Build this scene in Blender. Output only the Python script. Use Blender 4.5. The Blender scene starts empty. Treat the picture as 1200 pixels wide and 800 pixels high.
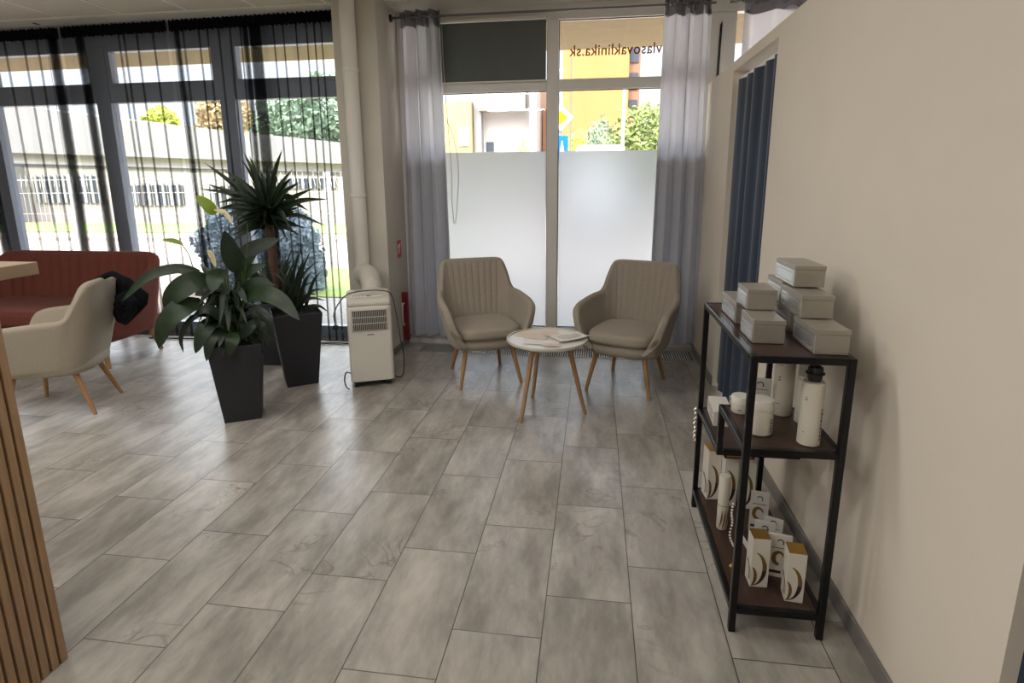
import bpy, bmesh, math, random
from mathutils import Vector, Matrix
import numpy as np
random.seed(7)
PI = math.pi
sc = bpy.context.scene
COL = sc.collection

# ------------------------------------------------------------------ camera
F, PITCH, YAW, ROLL, H, CX, CY = 672.1, .2135, .1426, .0077, 1.472, 600.0, 355.5
_cy, _sy, _cp, _sp = math.cos(YAW), math.sin(YAW), math.cos(PITCH), math.sin(PITCH)
_r = np.array([_cy, _sy, 0.]); _f = np.array([-_sy*_cp, _cy*_cp, -_sp]); _d = np.cross(_f, _r)
_c, _s = math.cos(ROLL), math.sin(ROLL)
RM = np.array([_c*_r+_s*_d, -_s*_r+_c*_d, _f])

def at(px, py, Y):
    """point of the plane Y=const seen at a photo pixel"""
    v = RM.T @ np.array([(px-CX)/F, (py-CY)/F, 1.])
    t = Y/v[1]
    return Vector((v[0]*t, Y, H+v[2]*t))

cam = bpy.data.cameras.new('camera'); camo = bpy.data.objects.new('camera', cam); COL.objects.link(camo)
cam.sensor_width = 36; cam.lens = F/1200*36; cam.shift_y = (CY-400)/1200; cam.shift_x = 0
cam.clip_start = .05; cam.clip_end = 300
right, down, fwd = Vector(RM[0]), Vector(RM[1]), Vector(RM[2])
m = Matrix((right, -down, -fwd)).transposed().to_4x4(); m.translation = (0, 0, H)
camo.matrix_world = m
sc.camera = camo
sc.view_settings.view_transform = 'Standard'; sc.view_settings.look = 'None'
sc.view_settings.gamma = 1; sc.view_settings.use_curve_mapping = False
sc.view_settings.exposure = 0.70
try:
    sc.cycles.max_bounces = 10; sc.cycles.transparent_max_bounces = 32
    sc.cycles.sample_clamp_indirect = 6; sc.cycles.caustics_reflective = True; sc.cycles.caustics_refractive = False
except Exception: pass

# ------------------------------------------------------------------ materials
def lin(c):
    return tuple(((x/255)/12.92 if x/255 <= .04045 else ((x/255+.055)/1.055)**2.4) for x in c)

class NT:
    def __init__(s, name):
        s.m = bpy.data.materials.new(name); s.m.use_nodes = True
        s.t = s.m.node_tree; s.t.nodes.clear()
        s.out = s.n('ShaderNodeOutputMaterial')
    def n(s, ty, **kw):
        x = s.t.nodes.new(ty)
        for k, v in kw.items(): setattr(x, k, v)
        return x
    def l(s, a, b): s.t.links.new(a, b)
    def math(s, op, a, b=None, c=None):
        x = s.n('ShaderNodeMath', operation=op)
        for i, v in enumerate((a, b, c)):
            if v is None: continue
            if isinstance(v, (int, float)): x.inputs[i].default_value = v
            else: s.l(v, x.inputs[i])
        return x.outputs[0]

def mat(name, col, rough=.6, metal=0., noise=0., nscale=8., bump=0., bscale=60., spec=.5, coat=0., sheen=0., stretch=None):
    t = NT(name); b = t.n('ShaderNodeBsdfPrincipled'); t.l(b.outputs[0], t.out.inputs[0])
    c = lin(col)
    b.inputs['Base Color'].default_value = (*c, 1)
    b.inputs['Roughness'].default_value = rough; b.inputs['Metallic'].default_value = metal
    b.inputs['Specular IOR Level'].default_value = spec
    b.inputs['Coat Weight'].default_value = coat
    b.inputs['Sheen Weight'].default_value = sheen
    tc = t.n('ShaderNodeTexCoord'); mp = t.n('ShaderNodeMapping'); t.l(tc.outputs['Object'], mp.inputs[0])
    if stretch: mp.inputs['Scale'].default_value = stretch
    if noise > 0:
        nz = t.n('ShaderNodeTexNoise'); nz.inputs['Scale'].default_value = nscale; nz.inputs['Detail'].default_value = 5
        t.l(mp.outputs[0], nz.inputs['Vector'])
        r = t.n('ShaderNodeValToRGB'); t.l(nz.outputs[0], r.inputs[0])
        r.color_ramp.elements[0].position = .3; r.color_ramp.elements[1].position = .7
        r.color_ramp.elements[0].color = (*[x*(1-noise) for x in c], 1); r.color_ramp.elements[1].color = (*[min(1, x*(1+noise)) for x in c], 1)
        t.l(r.outputs[0], b.inputs['Base Color'])
    if bump > 0:
        nz = t.n('ShaderNodeTexNoise'); nz.inputs['Scale'].default_value = bscale; nz.inputs['Detail'].default_value = 3
        t.l(mp.outputs[0], nz.inputs['Vector'])
        bp = t.n('ShaderNodeBump'); bp.inputs['Strength'].default_value = bump; bp.inputs['Distance'].default_value = .002
        t.l(nz.outputs[0], bp.inputs['Height']); t.l(bp.outputs[0], b.inputs['Normal'])
    return t.m

M = {}
M['wall'] = mat('wall_paint', (226, 217, 203), .9, noise=.02, nscale=3, bump=.15, bscale=220, spec=.2)
M['wallw'] = mat('white_paint', (225, 222, 214), .85, noise=.02, nscale=3, bump=.1, bscale=200, spec=.2)
M['pillar'] = mat('shaded_pillar_paint', (204, 199, 188), .85, noise=.03, nscale=4, bump=.15, bscale=160, spec=.2)  # darker than the walls: the pillar's shade is put into the colour
M['ceil'] = mat('ceiling_board', (214, 206, 194), .9, noise=.03, nscale=30, bump=.2, bscale=300, spec=.2)
M['tbar'] = mat('ceiling_bar', (240, 236, 226), .5)
M['frame'] = mat('window_plastic', (222, 220, 214), .4, noise=.01)
M['framed'] = mat('shaded_window_plastic', (150, 160, 176), .4, noise=.02)  # white frames, their backlit shade put into this grey-blue colour
M['base'] = mat('grey_baseboard', (128, 124, 120), .5, noise=.06, nscale=10)
M['beige'] = mat('beige_fabric', (160, 151, 138), .95, noise=.1, nscale=140, bump=.5, bscale=500, spec=.15, sheen=.15)
M['cream'] = mat('cream_fabric', (168, 158, 141), .95, noise=.07, nscale=140, bump=.5, bscale=500, spec=.15, sheen=.15)
M['red'] = mat('brick_red_fabric', (112, 64, 55), .95, noise=.1, nscale=120, bump=.5, bscale=450, spec=.1, sheen=.05)
M['leg'] = mat('oak_leg', (168, 128, 86), .5, noise=.14, nscale=9, stretch=(12, 12, 1.2))
M['tleg'] = mat('ash_leg', (170, 134, 96), .5, noise=.12, nscale=9, stretch=(12, 12, 1.2))
M['slat'] = mat('oak_slat', (166, 134, 102), .55, noise=.16, nscale=7, stretch=(10, 10, .8))
M['desk'] = mat('desk_board', (150, 130, 104), .5, noise=.12, nscale=6, stretch=(8, 1, 8))
M['felt'] = mat('black_felt', (16, 14, 13), .95)
M['black'] = mat('black_metal', (22, 22, 24), .3, metal=.4, noise=.05)
M['shelf'] = mat('dark_walnut_board', (62, 42, 36), .4, noise=.25, nscale=8, stretch=(10, 1, 10))
M['pot'] = mat('anthracite_planter', (38, 40, 46), .55, noise=.06, nscale=30, bump=.2, bscale=200)
M['soil'] = mat('potting_soil', (40, 31, 24), .95, noise=.4, nscale=60, bump=.6, bscale=90)
M['white'] = mat('white_plastic', (222, 218, 208), .38, noise=.01)
M['offw'] = mat('warm_white_plastic', (206, 201, 190), .42, noise=.01)
M['dark'] = mat('dark_plastic', (26, 27, 30), .45, noise=.03)
M['grill'] = mat('grille_recess', (28, 28, 32), .7)
M['cord'] = mat('grey_cord', (70, 70, 72), .55)
M['jacket'] = mat('black_jacket_cloth', (13, 15, 20), .9, noise=.2, nscale=30, bump=.6, bscale=60, spec=.2)
M['silver'] = mat('silver_carton', (164, 159, 149), .36, metal=.35, noise=.03, nscale=40)
M['silverb'] = mat('bright_silver_foil', (222, 224, 224), .2, metal=.75, noise=.04, nscale=25)
M['carton'] = mat('white_carton', (214, 209, 198), .5, noise=.01)
M['gold'] = mat('gold_foil', (196, 152, 78), .3, metal=.75, noise=.1, nscale=20)
M['golddk'] = mat('bronze_print', (120, 92, 48), .45, metal=.3, noise=.15, nscale=10)
M['brown'] = mat('dark_brown_print', (52, 34, 28), .5, noise=.1)
M['bottle'] = mat('white_bottle', (214, 208, 194), .35, noise=.01)
M['ink'] = mat('grey_print', (96, 92, 86), .6)
M['chrome'] = mat('chrome_chain', (205, 200, 190), .15, metal=1)
M['pearl'] = mat('pearl_bead', (225, 215, 200), .2, coat=.6)
M['gcurt'] = mat('grey_curtain_cloth', (168, 168, 176), .75, noise=.04, nscale=150, bump=.25, bscale=400, spec=.3, sheen=.2)
M['blue'] = mat('navy_curtain_cloth', (30, 46, 68), .6, noise=.08, nscale=80, bump=.2, bscale=300, sheen=.25)
M['blind'] = mat('grey_green_blind', (92, 98, 94), .7, noise=.05, nscale=4, stretch=(3, 1, .6))
M['redm'] = mat('red_enamel', (112, 8, 26), .35, coat=.3)
M['sign'] = mat('pink_red_sign', (206, 64, 84), .4)
M['paper'] = mat('paper', (232, 228, 220), .6, noise=.02)
M['paperp'] = mat('pale_pink_paper', (224, 205, 190), .6, noise=.04, nscale=12)
M['tabletop'] = mat('white_laminate', (232, 230, 226), .22, noise=.01)
M['steel'] = mat('steel_grommet', (120, 122, 126), .3, metal=.9)
M['grate'] = mat('floor_grate_metal', (176, 172, 164), .35, metal=.5)
M['hole'] = mat('grate_pit', (14, 14, 14), .9)
M['leaf'] = mat('glossy_leaf', (26, 46, 20), .5, noise=.35, nscale=18, spec=.5)
M['leafd'] = mat('dark_leaf', (22, 38, 20), .5, noise=.3, nscale=14)
M['leafl'] = mat('young_leaf', (128, 160, 58), .4, noise=.15, nscale=12)
M['stem'] = mat('green_stem', (60, 84, 40), .5, noise=.15)
M['trunk'] = mat('brown_trunk', (78, 56, 42), .85, noise=.35, nscale=40, bump=.8, bscale=60)
M['flower'] = mat('cream_spathe', (226, 214, 160), .5, noise=.05)
M['letter'] = mat('brown_lettering', (150, 78, 38), .6)
M['soffit'] = mat('ochre_render', (140, 124, 92), .9, noise=.06, nscale=6, bump=.3, bscale=40)
# outside
M['road'] = mat('pale_pavement', (150, 136, 127), .9, noise=.08, nscale=2, bump=.2, bscale=20)
M['grass'] = mat('lawn_green', (120, 138, 76), .95, noise=.3, nscale=14, bump=1, bscale=60)
M['gravel'] = mat('grey_gravel', (134, 132, 130), .9, noise=.45, nscale=45, bump=1, bscale=60)
M['longb'] = mat('pale_render', (160, 153, 145), .9, noise=.05, nscale=.6)
M['longg'] = mat('grey_roof_panel', (136, 133, 132), .7, noise=.05, nscale=.8)
M['shade'] = mat('dark_glazing', (62, 68, 78), .3, noise=.1)
M['yellow'] = mat('yellow_render', (172, 154, 104), .9, noise=.04, nscale=.6)
M['orange'] = mat('orange_render', (158, 118, 70), .9, noise=.04, nscale=.6)
M['salmon'] = mat('salmon_render', (142, 104, 84), .9, noise=.04, nscale=.6)
M['pale'] = mat('white_render', (188, 180, 175), .9, noise=.05, nscale=.5)
M['tree1'] = mat('tree_leaf', (112, 124, 62), .8, noise=.5, nscale=2.5)
M['tree2'] = mat('yellow_green_leaf', (176, 184, 84), .8, noise=.4, nscale=2.5)
M['tree3'] = mat('dark_tree_leaf', (116, 136, 112), .8, noise=.4, nscale=2)
M['tree4'] = mat('brown_tree_leaf', (170, 150, 110), .8, noise=.3, nscale=2)
M['spruce'] = mat('blue_spruce_needles', (140, 156, 168), .85, noise=.25, nscale=6)
M['fence'] = mat('white_wire', (205, 205, 200), .5)
M['glazing'] = mat('pale_blue_glazing', (130, 160, 176), .3)
M['signw'] = mat('sign_white', (235, 235, 235), .4)
M['signy'] = mat('sign_yellow', (240, 190, 0), .4)
M['signb'] = mat('sign_blue', (0, 110, 190), .4)

def mat_floor():
    t = NT('concrete_look_tile'); b = t.n('ShaderNodeBsdfPrincipled'); t.l(b.outputs[0], t.out.inputs[0])
    g = t.n('ShaderNodeNewGeometry'); sx = t.n('ShaderNodeSeparateXYZ'); t.l(g.outputs['Position'], sx.inputs[0])
    W, L = .3, .6
    u = t.math('DIVIDE', t.math('SUBTRACT', sx.outputs[0], .1588), W)
    col = t.math('FLOOR', u); fu = t.math('SUBTRACT', u, col)
    v = t.math('SUBTRACT', t.math('DIVIDE', t.math('SUBTRACT', sx.outputs[1], 3.2016), L), t.math('MULTIPLY', col, 1/3))
    row = t.math('FLOOR', v); fv = t.math('SUBTRACT', v, row)
    eu = t.math('MULTIPLY', t.math('MINIMUM', fu, t.math('SUBTRACT', 1, fu)), W)
    ev = t.math('MULTIPLY', t.math('MINIMUM', fv, t.math('SUBTRACT', 1, fv)), L)
    e = t.math('MINIMUM', eu, ev)
    mr = t.n('ShaderNodeMapRange'); mr.inputs['From Min'].default_value = .0010; mr.inputs['From Max'].default_value = .0026
    t.l(e, mr.inputs['Value'])
    cb = t.n('ShaderNodeCombineXYZ'); t.l(col, cb.inputs[0]); t.l(row, cb.inputs[1])
    wn = t.n('ShaderNodeTexWhiteNoise', noise_dimensions='3D'); t.l(cb.outputs[0], wn.inputs['Vector'])
    # per tile shift of the pattern
    ofs = t.n('ShaderNodeVectorMath', operation='SCALE'); t.l(wn.outputs['Color'], ofs.inputs[0]); ofs.inputs['Scale'].default_value = 20
    ad = t.n('ShaderNodeVectorMath', operation='ADD'); t.l(g.outputs['Position'], ad.inputs[0]); t.l(ofs.outputs[0], ad.inputs[1])
    mp = t.n('ShaderNodeMapping'); mp.inputs['Scale'].default_value = (1.5, .5, 1); mp.inputs['Rotation'].default_value = (0, 0, .35); t.l(ad.outputs[0], mp.inputs[0])
    n1 = t.n('ShaderNodeTexNoise'); n1.inputs['Scale'].default_value = 5.0; n1.inputs['Detail'].default_value = 8; n1.inputs['Roughness'].default_value = .62; n1.inputs['Distortion'].default_value = .25
    n2 = t.n('ShaderNodeTexNoise'); n2.inputs['Scale'].default_value = 26; n2.inputs['Detail'].default_value = 6; n2.inputs['Roughness'].default_value = .65; n2.inputs['Distortion'].default_value = 0
    t.l(mp.outputs[0], n1.inputs['Vector']); t.l(mp.outputs[0], n2.inputs['Vector'])
    s = t.math('ADD', t.math('MULTIPLY', n1.outputs[0], .8), t.math('MULTIPLY', n2.outputs[0], .2))
    s = t.math('ADD', s, t.math('MULTIPLY', t.math('SUBTRACT', wn.outputs['Value'], .5), .05))
    fr_ = t.n('ShaderNodeMapRange', interpolation_type='SMOOTHSTEP'); fr_.inputs['From Min'].default_value = .22; fr_.inputs['From Max'].default_value = .84; t.l(s, fr_.inputs['Value'])
    r = t.n('ShaderNodeMix', data_type='RGBA'); t.l(fr_.outputs[0], r.inputs[0])
    r.inputs[6].default_value = (*lin((124, 119, 111)), 1); r.inputs[7].default_value = (*lin((202, 197, 188)), 1)
    # thin darker veins in scattered clouds
    n3 = t.n('ShaderNodeTexNoise'); n3.inputs['Scale'].default_value = 4.5; n3.inputs['Detail'].default_value = 5; n3.inputs['Distortion'].default_value = 1.2; t.l(ad.outputs[0], n3.inputs['Vector'])
    n4 = t.n('ShaderNodeTexNoise'); n4.inputs['Scale'].default_value = 2.2; n4.inputs['Detail'].default_value = 2; t.l(ad.outputs[0], n4.inputs['Vector'])
    vn = t.math('SUBTRACT', 1.0, t.math('MINIMUM', 1.0, t.math('MULTIPLY', t.math('ABSOLUTE', t.math('SUBTRACT', n3.outputs[0], .5)), 45.0)))
    vm = t.n('ShaderNodeMapRange'); vm.inputs['From Min'].default_value = .52; vm.inputs['From Max'].default_value = .68; vm.inputs['To Max'].default_value = .6; t.l(n4.outputs[0], vm.inputs['Value'])
    r2 = t.n('ShaderNodeMix', data_type='RGBA'); t.l(t.math('MULTIPLY', vn, vm.outputs[0]), r2.inputs[0]); t.l(r.outputs[2], r2.inputs[6]); r2.inputs[7].default_value = (*lin((92, 84, 74)), 1)
    r = r2
    mx = t.n('ShaderNodeMix', data_type='RGBA'); t.l(mr.outputs[0], mx.inputs[0])
    mx.inputs[6].default_value = (*lin((78, 72, 67)), 1); t.l(r.outputs[2], mx.inputs[7])
    t.l(mx.outputs[2], b.inputs['Base Color'])
    b.inputs['Roughness'].default_value = .29
    b.inputs['Specular IOR Level'].default_value = .62
    hh = t.math('ADD', t.math('MULTIPLY', mr.outputs[0], 1.0), t.math('MULTIPLY', n1.outputs[0], .05))
    bp = t.n('ShaderNodeBump'); bp.inputs['Strength'].default_value = .35; bp.inputs['Distance'].default_value = .0015
    t.l(hh, bp.inputs['Height']); t.l(bp.outputs[0], b.inputs['Normal'])
    return t.m
M['floor'] = mat_floor()

def mat_glass():
    t = NT('window_glass'); tr = t.n('ShaderNodeBsdfTransparent'); tr.inputs[0].default_value = (.97, .98, .98, 1)
    gl = t.n('ShaderNodeBsdfGlossy'); gl.inputs['Roughness'].default_value = .02
    lw = t.n('ShaderNodeLayerWeight'); lw.inputs[0].default_value = .5
    fr = t.math('ADD', t.math('MULTIPLY', t.math('POWER', lw.outputs['Facing'], 5.0), .9), .04)
    mx = t.n('ShaderNodeMixShader'); t.l(fr, mx.inputs[0]); t.l(tr.outputs[0], mx.inputs[1]); t.l(gl.outputs[0], mx.inputs[2]); t.l(mx.outputs[0], t.out.inputs[0])
    return t.m
M['glass'] = mat_glass()

def mat_frost():
    t = NT('frosted_film'); tl = t.n('ShaderNodeBsdfTranslucent'); tl.inputs[0].default_value = (.60, .61, .62, 1)
    rf = t.n('ShaderNodeBsdfRefraction'); rf.inputs['Roughness'].default_value = .6; rf.inputs['IOR'].default_value = 1.15; rf.inputs['Color'].default_value = (.70, .73, .76, 1)
    df = t.n('ShaderNodeBsdfDiffuse'); df.inputs[0].default_value = (.8, .8, .8, 1)
    m1 = t.n('ShaderNodeMixShader'); m1.inputs[0].default_value = .6; t.l(tl.outputs[0], m1.inputs[1]); t.l(rf.outputs[0], m1.inputs[2])
    m2 = t.n('ShaderNodeMixShader'); m2.inputs[0].default_value = .08; t.l(m1.outputs[0], m2.inputs[1]); t.l(df.outputs[0], m2.inputs[2])
    t.l(m2.outputs[0], t.out.inputs[0])
    return t.m
M['frost'] = mat_frost()

def mat_sheer():
    t = NT('black_voile'); tr = t.n('ShaderNodeBsdfTransparent')
    df = t.n('ShaderNodeBsdfDiffuse'); df.inputs[0].default_value = (*lin((30, 33, 40)), 1)
    lw = t.n('ShaderNodeLayerWeight'); lw.inputs[0].default_value = .5
    # thread coverage grows as the cloth turns edge-on: 1-(1-a)^(1/cos)
    cosv = t.math('MAXIMUM', t.math('SUBTRACT', 1.0, lw.outputs['Facing']), .06)
    k = t.math('POWER', .83, t.math('DIVIDE', 1.0, cosv))
    fac = t.math('SUBTRACT', 1.0, k)
    mx = t.n('ShaderNodeMixShader'); t.l(fac, mx.inputs[0]); t.l(tr.outputs[0], mx.inputs[1]); t.l(df.outputs[0], mx.inputs[2]); t.l(mx.outputs[0], t.out.inputs[0])
    return t.m
M['sheer'] = mat_sheer()
def mat_thin(name, col, trans, rough=.5, k=.35):
    t = NT(name); b = t.n('ShaderNodeBsdfPrincipled'); b.inputs['Base Color'].default_value = (*lin(col), 1); b.inputs['Roughness'].default_value = rough; b.inputs['Specular IOR Level'].default_value = .3
    tl = t.n('ShaderNodeBsdfTranslucent'); tl.inputs[0].default_value = (*lin(trans), 1)
    mx = t.n('ShaderNodeMixShader'); mx.inputs[0].default_value = k; t.l(b.outputs[0], mx.inputs[1]); t.l(tl.outputs[0], mx.inputs[2]); t.l(mx.outputs[0], t.out.inputs[0])
    return t.m
M['leafl'] = mat_thin('young_leaf_lit_through', (128, 150, 60), (170, 200, 60))
M['flower'] = mat_thin('cream_flower', (226, 216, 176), (230, 220, 150))
M['gcurt'] = mat_thin('grey_curtain', (206, 207, 214), (236, 238, 246), .8, .45)
M['clear'] = mat_thin('clear_plastic_sleeve', (214, 212, 206), (220, 220, 216), .2)
def mat_fill_light():
    t = NT('fill_light_diffuser'); e = t.n('ShaderNodeEmission'); e.inputs[0].default_value = (1, .93, .84, 1); e.inputs[1].default_value = 6.0; t.l(e.outputs[0], t.out.inputs[0]); return t.m  # unused glow for the added fill lights
M['lamp'] = mat_fill_light()

# ------------------------------------------------------------------ builders
def new(): return bmesh.new()
def obj(name, bm, m, parent=None, smooth=False, loc=None, rotz=0, bev=0., sharp=.75):
    me = bpy.data.meshes.new(name)
    bmesh.ops.recalc_face_normals(bm, faces=bm.faces[:])
    bm.to_mesh(me); bm.free()
    o = bpy.data.objects.new(name, me); COL.objects.link(o)
    if m is not None: me.materials.append(M[m] if isinstance(m, str) else m)
    if smooth:
        for p in me.polygons: p.use_smooth = True
        me.set_sharp_from_angle(angle=sharp)
    if parent is not None: o.parent = parent
    if loc is not None: o.location = loc
    o.rotation_euler.z = rotz
    if bev > 0:
        b = o.modifiers.new('bevel', 'BEVEL'); b.width = bev; b.segments = 2; b.limit_method = 'ANGLE'; b.angle_limit = .6
    return o
def thing(name, label, cat, loc=(0, 0, 0), rotz=0, group=None):
    o = bpy.data.objects.new(name, None); COL.objects.link(o); o.empty_display_size = .1
    o.location = loc; o.rotation_euler.z = rotz; o['label'] = label; o['category'] = cat
    if group: o['group'] = group
    return o
def tag(o, label, cat, group=None):
    o['label'] = label; o['category'] = cat
    if group: o['group'] = group
    return o
def struct(name, bm, m, parent=None, bev=0.):
    o = obj(name, bm, m, parent, bev=bev)
    if parent is None: o['kind'] = 'structure'
    return o
def box(bm, x0, x1, y0, y1, z0, z1, mtx=None):
    vs = [bm.verts.new(Vector(p) if mtx is None else mtx @ Vector(p)) for p in
          ((x0, y0, z0), (x1, y0, z0), (x1, y1, z0), (x0, y1, z0), (x0, y0, z1), (x1, y0, z1), (x1, y1, z1), (x0, y1, z1))]
    for f in ((0, 1, 2, 3), (4, 5, 6, 7), (0, 1, 5, 4), (1, 2, 6, 5), (2, 3, 7, 6), (3, 0, 4, 7)): bm.faces.new([vs[i] for i in f])
    return bm
def BX(*a, **k): return box(new(), *a, **k)
def lathe(prof, n=32, bm=None, c=(0, 0, 0), caps=True):
    bm = bm or new(); rings = []
    for r, z in prof:
        rings.append([bm.verts.new((c[0]+r*math.cos(2*PI*i/n), c[1]+r*math.sin(2*PI*i/n), c[2]+z)) for i in range(n)])
    for a, b in zip(rings, rings[1:]):
        for i in range(n): bm.faces.new((a[i], a[(i+1) % n], b[(i+1) % n], b[i]))
    if caps: bm.faces.new(rings[0]); bm.faces.new(rings[-1])
    return bm
def tube(pts, rad, n=8, bm=None, closed=False):
    bm = bm or new(); pts = [Vector(p) for p in pts]; rings = []
    N = len(pts); up = None
    for i, p in enumerate(pts):
        if closed: t = pts[(i+1) % N]-pts[i-1]
        else: t = pts[min(i+1, N-1)]-pts[max(i-1, 0)]
        t.normalize()
        if up is None:
            up = Vector((0, 0, 1)) if abs(t.z) < .9 else Vector((1, 0, 0))
        a = up - t*up.dot(t)
        if a.length < 1e-5: a = t.orthogonal()
        a.normalize(); up = a; b = t.cross(a)
        r = rad[i] if isinstance(rad, (list, tuple)) else rad
        rings.append([bm.verts.new(p+a*r*math.cos(2*PI*k/n)+b*r*math.sin(2*PI*k/n)) for k in range(n)])
    for i in range(N if closed else N-1):
        A, B = rings[i], rings[(i+1) % N]
        for k in range(n): bm.faces.new((A[k], A[(k+1) % n], B[(k+1) % n], B[k]))
    if not closed: bm.faces.new(rings[0]); bm.faces.new(rings[-1])
    return bm
def spline(pts, n=8):
    """Catmull-Rom through pts"""
    pts = [Vector(p) for p in pts]; P = [pts[0]*2-pts[1]]+pts+[pts[-1]*2-pts[-2]]; out = []
    for i in range(1, len(P)-2):
        for k in range(n):
            t = k/n; a, b, c, d = P[i-1], P[i], P[i+1], P[i+2]
            out.append(.5*((2*b)+(c-a)*t+(2*a-5*b+4*c-d)*t*t+(3*b-a-3*c+d)*t**3))
    out.append(pts[-1]); return out
def prism(poly, z0, z1, bm=None, mtx=None):
    """polygon in XZ?  poly of (x,y) extruded z0..z1"""
    bm = bm or new(); T = (lambda p: Vector(p)) if mtx is None else (lambda p: mtx @ Vector(p))
    a = [bm.verts.new(T((x, y, z0))) for x, y in poly]; b = [bm.verts.new(T((x, y, z1))) for x, y in poly]
    n = len(poly); bm.faces.new(a); bm.faces.new(b)
    for i in range(n): bm.faces.new((a[i], a[(i+1) % n], b[(i+1) % n], b[i]))
    return bm
def slab(rx, ry, z0, z1, e=4., rnd=.02, n=48, cx=0, cy=0, crown=0., taper=1.):
    """superellipse cushion"""
    bm = new(); rings = []
    h = z1-z0; K = 6
    prof = []
    for k in range(K+1):
        a = PI/2*k/K; prof.append((-rnd*(1-math.sin(a)), z0+rnd*(1-math.cos(a))))
    for k in range(K+1):
        a = PI/2*k/K; prof.append((-rnd*(1-math.cos(a)), z1-rnd*(1-math.sin(a))))
    for off, z in prof:
        ring = []
        for i in range(n):
            t = 2*PI*i/n; c, s = math.cos(t), math.sin(t)
            x = math.copysign(abs(c)**(2/e), c); y = math.copysign(abs(s)**(2/e), s)
            tp = 1+(taper-1)*(y*.5+.5)
            ring.append(bm.verts.new((cx+x*(rx+off)*tp, cy+y*(ry+off), z)))
        rings.append(ring)
    for a, b in zip(rings, rings[1:]):
        for i in range(n): bm.faces.new((a[i], a[(i+1) % n], b[(i+1) % n], b[i]))
    # crowned top in rings
    last = rings[-1]; cz = z1
    for f in (.75, .45, .15):
        r = [bm.verts.new((cx+(v.co.x-cx)*f, cy+(v.co.y-cy)*f, cz+crown*(1-f*f))) for v in rings[-1]] if f == .75 else [bm.verts.new((cx+(v.co.x-cx)*f, cy+(v.co.y-cy)*f, cz+crown*(1-f*f))) for v in rings_top]
        if f == .75: rings_top = rings[-1]
        for i in range(n): bm.faces.new((last[i], last[(i+1) % n], r[(i+1) % n], r[i]))
        last = r
    bm.faces.new(last); bm.faces.new(rings[0])
    return bm

def shell(stations, th, grooves=(0, 0, 0), sub=10, nv=16, bulge=.0):
    """upholstered wrap-around shell; stations = half profile (base xyz, top xyz) from centre back to arm front, mirrored"""
    half = [(Vector(a), Vector(b)) for a, b in stations]
    mir = [(Vector((-a.x, a.y, a.z)), Vector((-b.x, b.y, b.z))) for a, b in half[1:]][::-1]
    full = mir+half
    A = spline([p[0] for p in full], sub); B = spline([p[1] for p in full], sub)
    N = len(A); S = []
    for i in range(N):
        col = []
        for k in range(nv+1):
            v = k/nv
            e = v**.85
            p = A[i].lerp(B[i], v); q = A[i].lerp(B[i], e)
            col.append(Vector((q.x, q.y, p.z)))
        S.append(col)
    # normals
    bm = new(); outs, ins = [], []
    gw, gx, gd = grooves
    arc = [0]
    for i in range(1, N): arc.append(arc[-1]+(B[i]-B[i-1]).length)
    mid = arc[-1]/2
    Nrm = []
    for i in range(N):
        row = []
        for k in range(nv+1):
            tu = S[min(i+1, N-1)][k]-S[max(i-1, 0)][k]; tv = S[i][min(k+1, nv)]-S[i][max(k-1, 0)]
            n = tu.cross(tv); n.normalize(); row.append(n)
        Nrm.append(row)
    cen = Vector((0, 0, 0))
    sgn = 1 if Nrm[N//2][nv//2].y > 0 else -1      # outward (towards +Y at the back)
    cols = []
    for i in range(N):
        endf = min(i, N-1-i)/5.; endf = 1 if endf >= 1 else math.sqrt(max(0, 1-(1-endf)**2))
        t = th*max(.06, endf)
        s = (arc[i]-mid)
        loop = []
        for k in range(nv+1):   # outer up
            v = k/nv
            loop.append(S[i][k]+Nrm[i][k]*sgn*t*.5)
        top = S[i][nv]; nn = Nrm[i][nv]*sgn; upv = (S[i][nv]-S[i][nv-1]).normalized()
        for a in (30, 60, 90, 120, 150):
            r = math.radians(a); loop.append(top+nn*t*.5*math.cos(r)+upv*t*.5*math.sin(r))
        for k in range(nv, -1, -1):   # inner down
            v = k/nv; g = 0
            if gw and abs(s) < gx:
                ph = (s/gw) % 1.0
                g = gd*(abs(math.cos(PI*ph))**10)*min(1, v*3)*min(1, (1-v)*12+.1)
            loop.append(S[i][k]-Nrm[i][k]*sgn*(t*.5-g))
        bot = S[i][0]; dn = -(S[i][1]-S[i][0]).normalized()
        for a in (45, 90, 135):
            r = math.radians(a); loop.append(bot-Nrm[i][0]*sgn*t*.5*math.cos(r)+dn*t*.5*math.sin(r))
        cols.append([bm.verts.new(p) for p in loop])
    L = len(cols[0])
    for a, b in zip(cols, cols[1:]):
        for k in range(L): bm.faces.new((a[k], a[(k+1) % L], b[(k+1) % L], b[k]))
    bm.faces.new(cols[0]); bm.faces.new(cols[-1])
    return bm

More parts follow.
